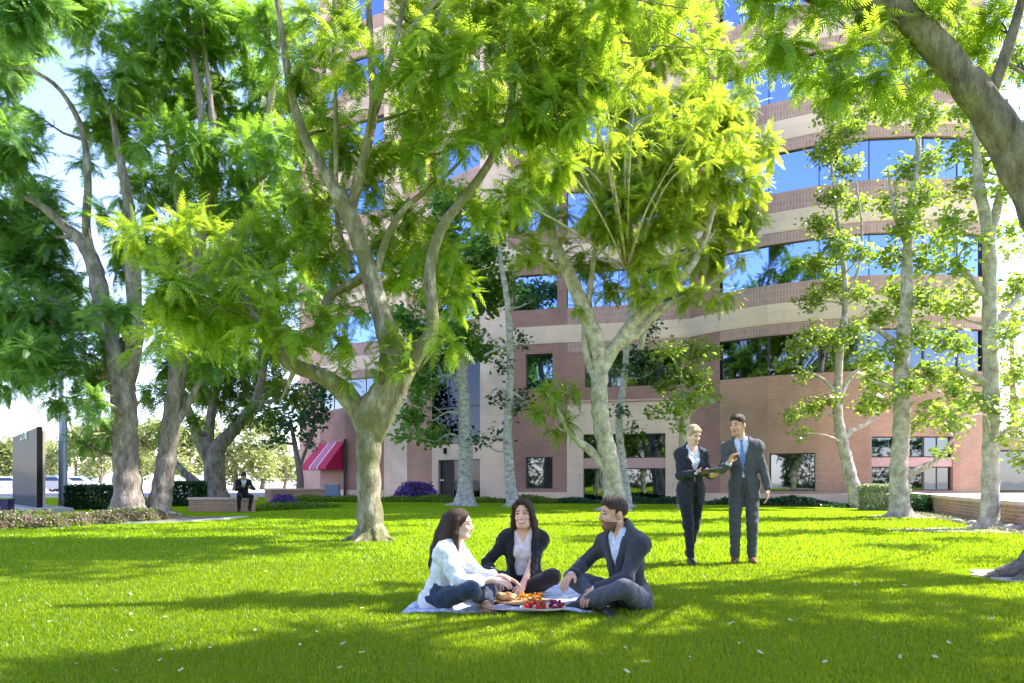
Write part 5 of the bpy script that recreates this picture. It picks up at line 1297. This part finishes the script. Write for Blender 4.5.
make_tree('plane_tree', 'rightmost straight pale tree standing against the low curved brick wall', 'tree', 15.5,
    [[(990, 531, .27), (990, 515, .19), (991, 480, .168), (991, 430, .158), (991, 380, .15), (990, 320, .142), (989, 260, .13), (986, 220, .115), (980, 190, .11), (976, 150, .08), (972, 100, .06)],
     [(989, 240, .11), (998, 205, .09), (1004, 160, .07), (1006, 100, .05)], [(991, 385, .1), (972, 375, .075), (958, 370, .05)], [(990, 330, .1), (1006, 312, .075), (1020, 295, .05)], [(990, 440, .05), (1008, 430, .04), (1020, 425, .03)], [(991, 300, .08), (972, 280, .06), (958, 262, .04)]],
    [(965, 110, 18), (985, 80, 18), (1000, 130, 18), (960, 150, 16), (985, 165, 15), (965, 190, 16), (1005, 185, 15), (955, 225, 17), (975, 240, 12), (1010, 230, 14), (950, 265, 16), (968, 290, 13), (1012, 290, 17), (955, 310, 15), (1008, 330, 13), (965, 345, 12),
     (1015, 370, 15), (1005, 405, 15), (1020, 430, 15), (962, 375, 13), (950, 60, 18), (1010, 60, 18), (970, 30, 18), (975, 400, 11), (1000, 440, 10), (960, 418, 9)],
    M['bark_pale'], M['leaf_broad'], 'broad', size=.13, dens=4.0, flare=.3, depthspread=.9, thick=.028, sides=14)
# near tree at the right edge: trunk leaves the frame, its limb arches back across the top corner
def near_extra(crown, wood): pass
nt_l = [[(1056, 580, .38), (1060, 560, .28), (1068, 500, .24), (1074, 420, .24), (1074, 340, .23), (1062, 270, .225), (1042, 205, .215), (1012, 150, .195), (980, 100, .165), (940, 52, .145), (902, 13, .13), (885, 0, .125), (850, -35, .11), (800, -80, .12), (740, -140, .09)],
     [(905, 18, .13), (880, 4, .11), (845, 2, .095), (815, -4, .08), (780, -20, .06)],
     [(862, -2, .05), (858, 25, .04), (848, 50, .032), (832, 70, .025), (822, 78, .012)],
     [(985, 108, .07), (1004, 60, .055), (1022, 0, .045), (1040, -80, .04), (1050, -180, .03)],
     [(1030, 200, .12, .3), (1060, 140, .11, .6), (1100, 60, .1, 1), (1150, -60, .09, 1.3), (1200, -180, .06, 1.5)],
     [(1070, 480, .1), (1048, 462, .05), (1034, 455, .03)], [(1056, 556, .16), (1030, 566, .10), (1004, 574, .06), (975, 580, .02)], [(1055, 566, .13, -.15), (1028, 577, .07, -.25), (1004, 585, .02, -.3)], [(1056, 550, .12, .3), (1024, 562, .06, .5), (996, 570, .02, .7)]]
near = make_tree('jacaranda_tree', 'nearest tree at the right edge, dark trunk arching over the top corner', 'tree', 7.7, nt_l,
    [(775, 5, 26), (800, 35, 26), (830, 15, 26), (775, 45, 18), (825, 60, 26), (850, 75, 20), (800, 75, 16), (860, 45, 24), (885, 65, 22), (905, 45, 22), (870, 20, 24), (835, 92, 14), (925, 15, 26), (960, 20, 28), (930, 75, 14), (1000, 30, 28), (750, -20, 30), (900, 90, 14),
     (800, -40, 34, 0, .5), (860, -50, 34, 0, .5), (930, -40, 34, 0, .5), (1000, -50, 34, 0, .5), (1020, 60, 24), (1035, 130, 20)],
    M['bark_brown'], M['leaf_fern'], 'fern', size=.30, dens=1.3, flare=.4, depthspread=.7, thick=.02, sides=18)
# extra crown clumps added up-sun of the ground targets, shaped to shade the lawn
SD = np.array([math.sin(R(SUN_AZ)), math.cos(R(SUN_AZ))]) / math.tan(R(SUN_EL))
def outer_crown(tree, start, targets, z, r0, dens):
    global g, w
    g = Geo(); w = Geo(); o_ = np.array(tree.location)
    for (px, py) in targets:
        t_ = G(px, 740 / (py - 481.0)); zz = z + rng.uniform(-.6, .6); r = r0 * rng.uniform(.75, 1.3)
        c = np.array([t_[0] + SD[0] * zz, t_[1] + SD[1] * zz, zz]); g.add(fern_sprays(c, np.array([r, r, r * .5]), max(3, int(dens * r * r)), .42, 7, True))
        a = o_ + np.array(start, float); mid = (a + c) / 2 + np.array([0, 0, .6]) + rng.normal(0, .5, 3)
        w.add(limb_tube([list(a) + [.045], list(mid) + [.03], list(c) + [.01]], 6, .4)[0])
    cr = [q for q in tree.children if q.name.startswith('crown')][0]; tk = [q for q in tree.children if q.name.startswith('trunk')][0]
    append_geo(cr, g, o_); append_geo(tk, w, o_)
for (x, y, z, r) in []:
    c = np.array([x, y, z], float)
    a = nb + np.array([.4, 0, 5.2]); mid = (a + c) / 2 + np.array([0, 0, .5]); w.add(limb_tube([list(a) + [.10], list(mid) + [.07], list(c) + [.02]], 7, .4)[0])
def append_geo(o, G_, org):
    v = np.concatenate(G_.v) - org[None]; f = np.concatenate(G_.f); me = o.data
    n0 = len(me.vertices); ov = np.empty(n0 * 3, np.float32); me.vertices.foreach_get('co', ov); ov = ov.reshape(-1, 3)
    fc = np.empty(len(me.loops), np.int32); me.loops.foreach_get('vertex_index', fc); of = fc.reshape(-1, 4)
    sm = me.polygons[0].use_smooth
    o.data = np_mesh(me.name, np.concatenate([ov, v]), np.concatenate([of, f + n0]), me.materials[0], sm)
outer_crown(near, (.3, 0, 5.6), SHADE_NEAR, 8.2, .52, 46)
outer_crown(main_tree, (.5, .1, 8.5), SHADE_MAIN, 10.8, .8, 22)
outer_crown(bright_tree, (.3, -.5, 8.0), SHADE_T2, 10.5, .9, 16)

# trees behind the camera: they stand in the window reflections
def far_copy(src, x, y, rz, sc, label, cat='tree', group=None):
    c = copy_tree(src); c.location = (x, y, 0); c.rotation_euler = (0, 0, rz); c.scale = (sc,) * 3; tag(c, label, cat, group)
    return c
T = {o['label'][:14]: o for o in COL.objects if o.parent is None and o.get('category') == 'tree'}
tl_ = [o for o in COL.objects if o.parent is None and o.get('category') == 'tree']
bright = tl_[1]; leftt = tl_[2]; plane = [o for o in tl_ if o['label'].startswith('middle')][0]
for k, (src, x, y, rz, sc) in enumerate(OUT_TREES):
    far_copy({'b': bright, 'l': leftt, 'p': plane}[src], x, y, rz, sc, 'park tree seen only as a dark reflection in the lower windows', group='park trees behind the viewer')

rt = [o for o in tl_ if o['label'].startswith('small dark round')][0]
for k, (x, y, s_) in enumerate(((-14, -34, 1.5), (-5, -38, 1.6), (3, -33, 1.4), (11, -38, 1.7), (20, -33, 1.5), (30, -36, 1.7), (-24, -36, 1.6), (40, -34, 1.6))):
    far_copy(rt, x, y, k * 1.3, s_, 'round dark park tree seen only as a reflection in the lower windows', group='round trees behind the viewer')
for k in range(7):
    make_shrub('reflection_hedge', 'long dark hedge added behind the viewer to darken the lower window reflections', 'hedge', (-38 + 13 * k, -42, 0), (6.6, 1.0, 3.1), M['leaf_dark'], 3600, .5, 'added hedges behind the viewer', box=True)  # unseen hedges added so the lower panes mirror something dark
# ------------------------------------------------------------------ shrubs, hedges, beds
make_shrub('clipped_hedge', 'dark green clipped hedge behind the left tree trunks', 'hedge', tuple(G(97, 26.5)), (.85, .5, .40), M['leaf_hedge'], 9000, .085, box=True)
make_shrub('clipped_hedge', 'dark hedge just right of the left tree trunks', 'hedge', tuple(G(184, 30)), (.7, .6, .46), M['leaf_hedge'], 8000, .09, box=True)
make_shrub('variegated_hedge', 'light variegated hedge between the two pale trees at the right', 'hedge', tuple(G(884, 25.5)), (.65, .5, .42), M['leaf_vari'], 7000, .08, box=True)
make_shrub('green_shrub', 'dark green shrub against the end of the curved brick wall', 'shrub', tuple(G(921, 23.0)), (.5, .4, .27), M['leaf_hedge'], 1500, .07)
make_shrub('flowering_shrub', 'big purple flowering shrub left of the entrance door', 'shrub', tuple(G(416, 38.5)), (1.15, .7, .45), M['leaf_hedge'], 2200, .10, flower=M['petal_purple'], nf=2600, fsize=.08)
make_shrub('flowering_shrub', 'small purple flowering shrub beside the low wall man', 'shrub', tuple(G(284, 27.5)), (.5, .4, .24), M['leaf_hedge'], 1200, .07, flower=M['petal_purple'], nf=1300, fsize=.055)
fl = None; k = 0
for px, d, sx in ((6, 15.6, .5), (28, 16.1, .42), (48, 15.8, .4), (66, 16.4, .45), (88, 17.2, .4), (103, 17.4, .45), (122, 18.0, .5), (140, 18.6, .5), (-15, 15.3, .5), (152, 19.3, .35), (38, 16.9, .4), (78, 17.8, .4)):
    if fl is None:
        fl = make_shrub('flower_clump', 'dusty pink low flower clump in the left bed', 'flowering plant', tuple(G(px, d)), (sx, .35, .13), M['leaf_fern2'], 1300, .05, 'pink flower clumps in the left bed', True, flower=M['petal_pink'], nf=800, fsize=.045); o = fl
    else: o = copy_tree(fl); o.location = G(px, d); o.rotation_euler = (0, 0, rng.random() * 6.28)
    s_ = sx / .5 * rng.uniform(.9, 1.2); o.scale = (s_, s_, s_ * rng.uniform(.9, 1.3)); k += 1
    tag(o, 'dusty pink low flower clump in the left bed')
# leafy ground cover in front of the building
def cover(name, label, pts, w, n, size, h, mat):
    c = catmull([list(p) + [0, 0] for p in pts], .2)[:, :2]; i = rng.integers(0, len(c) - 1, n)
    T = np.gradient(c, axis=0); T /= np.linalg.norm(T, axis=1)[:, None]; N = np.stack([-T[:, 1], T[:, 0]], -1)
    u = rng.uniform(-w, w, n); p = c[i] + N[i] * u[:, None] + rng.normal(0, .1, (n, 2))
    hh = h * (.55 + .45 * np.sin(c[i][:, 0] * 2.1) * np.sin(c[i][:, 0] * .83 + 1)) * np.sqrt(np.maximum(0, 1 - (u / w) ** 2))
    z = rng.random(n) ** .6 * np.maximum(hh, .05)
    g = Geo(); g.add(batch(LEAF[0], LEAF[1], np.column_stack([p, z]), frames(rng.normal(size=(n, 3)) + [0, 0, .7], .7), size * rng.uniform(.6, 1.3, n)))
    o = g.build(name, mat, None, (0, 0, 0)); tag(o, label, 'ground cover', kind='stuff')
cover('ground_cover', 'low green planting along the foot of the building on the right', [G(560, 33.6)[:2], G(700, 31.9)[:2], G(800, 29.6)[:2], G(866, 27.6)[:2]], .5, 9000, .10, .42, M['leaf_hedge'])
cover('ground_cover', 'low green planting along the foot of the building by the entrance', [G(300, 36)[:2], G(360, 36)[:2], G(440, 35.5)[:2], G(560, 33.6)[:2]], .9, 12000, .11, .34, M['leaf_fern2'])
cover('ground_cover', 'green planting between the low wall and the purple flowers', [G(250, 25)[:2], G(285, 26)[:2], G(330, 29)[:2]], .5, 4000, .09, .26, M['leaf_fern2'])
cover('ground_cover', 'pale dry planting at the foot of the curved brick wall', [G(925, 22.4)[:2], G(960, 18.6)[:2], G(1024, 14.6)[:2], G(1060, 13)[:2]], .35, 5000, .045, .10, M['dry_plant'])
rk = None
for px, d, s_ in ((958, 17.6, .12), (972, 16.5, .15), (1004, 15.1, .13), (1014, 14.6, .17), (1021, 15.0, .12)):
    if rk is None:
        S = Sdf(); S.ell((0, 0, .3), (1, .75, .5), k=.1); S.ell((.4, .2, .35), (.6, .5, .45), k=.3); S.ell((-.4, -.1, .2), (.5, .6, .4), k=.3)
        v, f = mesh_sdf(S, .08, wrinkle(.05, 4, (.6, 1.3))); rk = np_mesh('rock', v, f, noisy('pale_rock', (.3, .27, .24), (.52, .48, .44), 4, .9, .6), True)
    o = obj('rock', rk); o.location = G(px, d); o.scale = (s_,) * 3; o.rotation_euler = (0, 0, px); tag(o, 'small pale rock lying at the foot of the curved brick wall', 'rock', 'rocks along the curved wall')

# ------------------------------------------------------------------ monument sign, mast, purple box
sg = empty('monument_sign', tuple(G(27, 27))); tag(sg, 'tall dark grey monument sign with small white lettering at the far left', 'sign')
a, b_ = G(12.5, 28.5), G(37.5, 24.5); dv = (b_ - a)[:2]; L_ = np.linalg.norm(dv); dv /= L_; nv = np.array([dv[1], -dv[0]])
lc = lambda u, o_, z: (a[0] + dv[0] * u - nv[0] * -o_ - sg.location[0], a[1] + dv[1] * u + nv[1] * o_ - sg.location[1], z)
def slab(u0, u1, o0, o1, z0, z1, z1b=None):
    z1b = z1b or z1; m = MB(); m.add([lc(u0, o0, z0), lc(u1, o0, z0), lc(u1, o1, z0), lc(u0, o1, z0), lc(u0, o0, z1), lc(u1, o0, z1b), lc(u1, o1, z1b), lc(u0, o1, z1)], [(0, 3, 2, 1), (4, 5, 6, 7), (0, 1, 5, 4), (1, 2, 6, 5), (2, 3, 7, 6), (3, 0, 4, 7)]); return m
m_, nt_, out_ = new_mat('sign_face'); b = nd(nt_, 'ShaderNodeBsdfDiffuse'); b.inputs['Color'].default_value = (.085, .09, .12, 1); g_ = nd(nt_, 'ShaderNodeBsdfGlossy'); g_.inputs['Roughness'].default_value = .08; x_ = nd(nt_, 'ShaderNodeMixShader'); x_.inputs['Fac'].default_value = .07; nt_.links.new(b.outputs[0], x_.inputs[1]); nt_.links.new(g_.outputs[0], x_.inputs[2]); nt_.links.new(x_.outputs[0], out_.inputs['Surface']); M['sign'] = m_
zt0 = 1 + (481 - 437) / 740 * 28.5; zt1 = 1 + (481 - 427) / 740 * 24.5
slab(0, L_, 0, -.14, .1, zt0, zt1).build('panel', M['sign'], sg)
slab(L_ + .003, L_ + .05, .03, -.14, .1, zt1 + .01, zt1 + .01).build('edge_post', M['black'], sg)
slab(L_ - .1, L_ + .03, -.143, -.22, .1, zt1 - .12, zt1 - .12).build('side_trim', noisy('pinkish_metal', (.45, .36, .34), (.55, .46, .43), 4, .5), sg)
slab(-.1, L_ + 1.3, .35, -.8, 0, .12).build('base', M['concrete'], sg)
def text_part(txt, parent, size, loc, rot, mat, name='lettering', ext=.008):
    cu = bpy.data.curves.new(name, 'FONT'); cu.body = txt; cu.size = size; cu.extrude = ext; cu.align_x = 'CENTER'
    t_ = bpy.data.objects.new('tmp_text', cu); COL.objects.link(t_); dg = bpy.context.evaluated_depsgraph_get(); me = bpy.data.meshes.new_from_object(t_.evaluated_get(dg))
    bpy.data.objects.remove(t_); me.name = name; me.materials.clear(); me.materials.append(mat)
    o = obj(name, me, parent); o.location = loc; o.rotation_euler = rot; return o
q = lc(L_ * .5, .015, zt0 - .22); text_part("CITNS", sg, .55, q, (R(90), 0, math.atan2(dv[1], dv[0])), M['white'])
fp = empty('lamp_mast', tuple(G(63, 27.5))); tag(fp, 'tall blue grey metal mast right of the dark monument sign', 'pole')
mb = MB(); mb.lathe([(.17, 0), (.15, .3), (.145, 3), (.12, 5.2)], n=18); mb.build('shaft', plain('blue_grey_metal', (.30, .36, .46), .4, .3), fp, smooth=True)
mb = MB(); mb.lathe([(.26, 0), (.26, .06), (.18, .08)], n=18); mb.build('base_plate', M['concrete'], fp)
mb = MB(); mb.tube([(0, 0, 5.1), (0, -.2, 5.5), (0, -1.0, 5.7)], [.07, .06, .05]); mb.box((0, -1.3, 5.68), (.32, .7, .12)); mb.build('lamp_head', M['frame'], fp)
pb = empty('sign_box', tuple(G(3, 22.5))); tag(pb, 'low dark purple sign box at the left edge of the frame', 'sign')
purp = plain('dark_purple', (.035, .018, .10), .5)
mb = MB(); mb.box((0, 0, .2), (.5, .3, .42)); mb.build('box', purp, pb); mb = MB(); mb.box((0, 0, .435), (.54, .34, .04)); mb.build('lid', purp, pb)
mb = MB(); mb.box((-.11, -.155, .14), (.26, .01, .2)); mb.build('white_label', M['white'], pb); mb = MB(); mb.box((-.13, -.163, .2), (.18, .006, .07)); mb.build('blue_mark', plain('blue_mark', (.05, .08, .5), .5), pb)

# ------------------------------------------------------------------ distance: cars, pale trees, hills
def car():
    r = empty('parked_car', (0, 0, 0)); prof = [(-2.2, .35), (-2.25, .75), (-2.1, .92), (-1.2, 1.0), (-.55, 1.42), (.75, 1.45), (1.35, 1.02), (2.05, .88), (2.2, .6), (2.15, .35)]
    def ext(pr, w0, z0=None):
        m = MB(); n = len(pr); vs = [(x, -w0 if z < 1.05 else -w0 * .82, z) for x, z in pr] + [(x, w0 if z < 1.05 else w0 * .82, z) for x, z in pr]
        m.add(vs, [tuple(range(n)), tuple(range(n, 2 * n))[::-1]] + [(i, n + i, n + (i + 1) % n, (i + 1) % n) for i in range(n)]); return m
    ext(prof, .88).build('body', CARP[0], r)
    gl = ext([(-1.15, 1.02), (-.56, 1.38), (.72, 1.40), (1.25, 1.04)], .895); gl.build('window', M['pane_dark'], r)
    for x in (-1.4, 1.4):
        for y in (-.8, .8):
            m = MB(); n = 16; vs = [(x + .33 * math.cos(2 * math.pi * k / n), y + q, .33 + .33 * math.sin(2 * math.pi * k / n)) for q in (-.11, .11) for k in range(n)]
            m.add(vs, [tuple(range(n)), tuple(range(n, 2 * n))[::-1]] + [(i, n + i, n + (i + 1) % n, (i + 1) % n) for i in range(n)]); wl = m.build('wheel', M['black'], r)
            m = MB(); vs = [(x + .18 * math.cos(2 * math.pi * k / n), y + (.118 if y > 0 else -.118), .33 + .18 * math.sin(2 * math.pi * k / n)) for k in range(n)]; m.add(vs, [tuple(range(n))]); m.build('rim', M['concrete'], wl)
    return r
CARP = [plain('car_white', (.75, .73, .72), .25), plain('car_silver', (.45, .45, .48), .25, .4), plain('car_red', (.45, .06, .05), .25), plain('car_blue', (.10, .16, .32), .25)]
c0_ = car(); first = True
for px, d, ci, rz, lab in ((5, 74, 0, .2, 'white parked car at the left edge of the far lot'), (52, 82, 2, .1, 'red parked car beyond the gap between sign and mast'), (72, 70, 0, .3, 'white parked car just right of the mast in the far lot'),
                           (50, 62, 1, .1, 'silver parked car nearest behind the mast'), (84, 95, 3, .2, 'dark blue parked car beyond the clipped hedge'), (8, 100, 1, .2, 'silver parked car farthest back at the left edge')):
    if first: o = c0_; first = False
    else: o = copy_tree(c0_)
    o.location = G(px, d); o.rotation_euler = (0, 0, rz); tag(o, lab, 'car', 'cars parked in the far lot')
    for ch in o.children:
        if ch.name.startswith('body'):
            ch.data = ch.data.copy() if CARP[ci] is not CARP[0] else ch.data; ch.data.materials[0] = CARP[ci]
k = 0
for px, d, w_, h_, mat in ((5, 120, 24, 42, 'p'), (40, 140, 26, 40, 'p'), (75, 110, 26, 52, 'p'), (100, 78, 26, 72, 'y'), (135, 90, 26, 60, 'y'), (160, 85, 26, 66, 'y'), (190, 95, 30, 62, 'y'), (235, 80, 34, 66, 'y'), (262, 90, 26, 50, 'y'), (285, 100, 26, 45, 'p'), (312, 110, 24, 34, 'p')):
    cl = []
    for _ in range(13):
        cl.append((px + rng.normal(0, w_ * .5), 481 - h_ * rng.uniform(.12, .9), w_ * rng.uniform(.2, .45)))
    make_tree('distant_tree', ['pale tree far away, seen behind the dark monument sign', 'pale tree far away between sign and mast', 'pale tree far away just right of the mast', 'tall yellowish far tree left of the thick trunk', 'yellowish far tree directly behind the thick trunk', 'yellowish far tree seen between the two left trunks',
              'yellowish far tree behind the forking tree', 'wide yellowish far tree behind the man on the wall', 'yellowish far tree right of the man on the wall', 'pale far tree behind the small round tree', 'pale far tree beside the crimson awning'][k], 'tree', d,
              [[(px, 489, .3), (px + 1, 475, .22), (px - 1, 481 - h_ * .6, .12)]], cl, M['bark_grey'], M['leaf_pale'], 'broad', 'pale distant trees', size=.55 if d > 100 else .42, dens=2.4, depthspread=2, thick=.1, sides=6); k += 1
for px, d, lab in ((1012, 44, 'background tree right of the building between the trunk and the frame edge'), (1035, 38, 'background tree cut by the right edge of the frame')):
    make_tree('background_tree', lab, 'tree', d, [[(px, 500, .3), (px, 470, .25), (px + 2, 420, .2), (px, 360, .12), (px, 300, .08)]],
              [(px + rng.normal(0, 10), y_, 16) for y_ in (460, 440, 420, 400, 380, 360, 340, 320, 300, 280, 250)], M['bark_grey'], M['leaf_broad'], 'broad', size=.22, dens=1.3, depthspread=1.5, thick=.06, sides=8)
hl = MB(); n = 60; vs = []; fs = []
for k in range(n):
    x = -700 + 1400 * k / (n - 1); h = 14 + 9 * math.sin(k * .33) + 6 * math.sin(k * .9 + 1) + 3 * math.sin(k * 2.1)
    vs += [(x, 560, -1), (x, 640, h * .8), (x, 760, h * 1.2)]
fs = [(3 * k + j, 3 * k + 3 + j, 3 * k + 4 + j, 3 * k + 1 + j) for k in range(n - 1) for j in (0, 1)]
hl.add(vs, fs); o = hl.build('hills', noisy('haze_tinted_hill', (.30, .34, .25), (.42, .44, .34), .03, .95, 0), smooth=True); tag(o, kind='structure')  # distance haze is painted into the pale hill colour
# glazed side building at the right edge
sb = empty('annex_building', tuple(G(1020, 40))); tag(sb, 'low pale annex with a large glass pane at the right edge of the frame', 'building')
x0, x1 = G(988, 38)[0] - sb.location[0], G(1075, 38)[0] - sb.location[0]
mb = MB(); mb.box(((x0 + x1) / 2, 3, 1.6), (x1 - x0, 5, 3.2)); mb.build('wall', M['cap'], sb)
mb = MB(); mb.box(((x0 + x1) / 2 + .3, .47, 1.55), (x1 - x0 - .8, .06, 2.3)); fr = mb.build('window', M['frame'], sb); mb = MB(); mb.box(((x0 + x1) / 2 + .3, .42, 1.55), (x1 - x0 - 1.0, .03, 2.1)); mb.build('pane', M['pane_dark'], fr)
mb = MB(); mb.box(((x0 + x1) / 2, 3, 3.3), (x1 - x0 + .4, 5.4, .2)); mb.build('roof', M['concrete'], sb)
# ------------------------------------------------------------------ camera, sun, sky
cam = bpy.data.cameras.new('camera'); co_ = bpy.data.objects.new('camera', cam); COL.objects.link(co_)
co_.location = (0, 0, EYE); co_.rotation_euler = (R(90), 0, 0)
cam.sensor_width = 36; cam.sensor_fit = 'HORIZONTAL'; cam.lens = F / 1024 * 36; cam.shift_y = (HY - 341.5) / 1024
cam.clip_start = .05; cam.clip_end = 3000; scene.camera = co_
AZ, ELV = SUN_AZ, SUN_EL            # azimuth clockwise from the view direction (+Y)
sd = np.array([math.sin(R(AZ)) * math.cos(R(ELV)), math.cos(R(AZ)) * math.cos(R(ELV)), math.sin(R(ELV))])
sl_ = bpy.data.lights.new('sun', 'SUN'); sl_.energy = SUN_E; sl_.angle = R(.5); sl_.color = (1, .95, .86)
so = bpy.data.objects.new('sun', sl_); COL.objects.link(so); so.location = (0, 0, 60)
from mathutils import Vector
so.rotation_euler = Vector((-sd[0], -sd[1], -sd[2])).to_track_quat('-Z', 'Y').to_euler()
w = bpy.data.worlds.new('World'); scene.world = w; w.use_nodes = True
nt = w.node_tree; nt.nodes.clear(); out = nt.nodes.new('ShaderNodeOutputWorld'); bg = nt.nodes.new('ShaderNodeBackground'); sky = nt.nodes.new('ShaderNodeTexSky')
sky.sky_type = 'NISHITA'; sky.sun_disc = False; sky.sun_elevation = R(ELV); sky.sun_rotation = R(AZ); sky.air_density = 1.0; sky.dust_density = .4; sky.ozone_density = 2.0
bg.inputs['Strength'].default_value = SKY_S
wb = nt.nodes.new('ShaderNodeMix'); wb.data_type = 'RGBA'; wb.blend_type = 'MULTIPLY'; wb.inputs[0].default_value = 1; wb.inputs[7].default_value = (1.04, .91, 1.02, 1)
nt.links.new(sky.outputs[0], wb.inputs[6]); nt.links.new(wb.outputs[2], bg.inputs['Color']); nt.links.new(bg.outputs[0], out.inputs['Surface'])
vs_ = scene.view_settings; vs_.view_transform = 'Standard'; vs_.look = 'None'; vs_.gamma = 1; vs_.use_curve_mapping = False; vs_.exposure = EXPO
cy = scene.cycles; cy.use_denoising = True; cy.max_bounces = 8; cy.diffuse_bounces = 4; cy.glossy_bounces = 4; cy.transmission_bounces = 6; cy.transparent_max_bounces = 6; cy.caustics_reflective = False; cy.caustics_refractive = False
cy.use_adaptive_sampling = True; cy.adaptive_threshold = .015
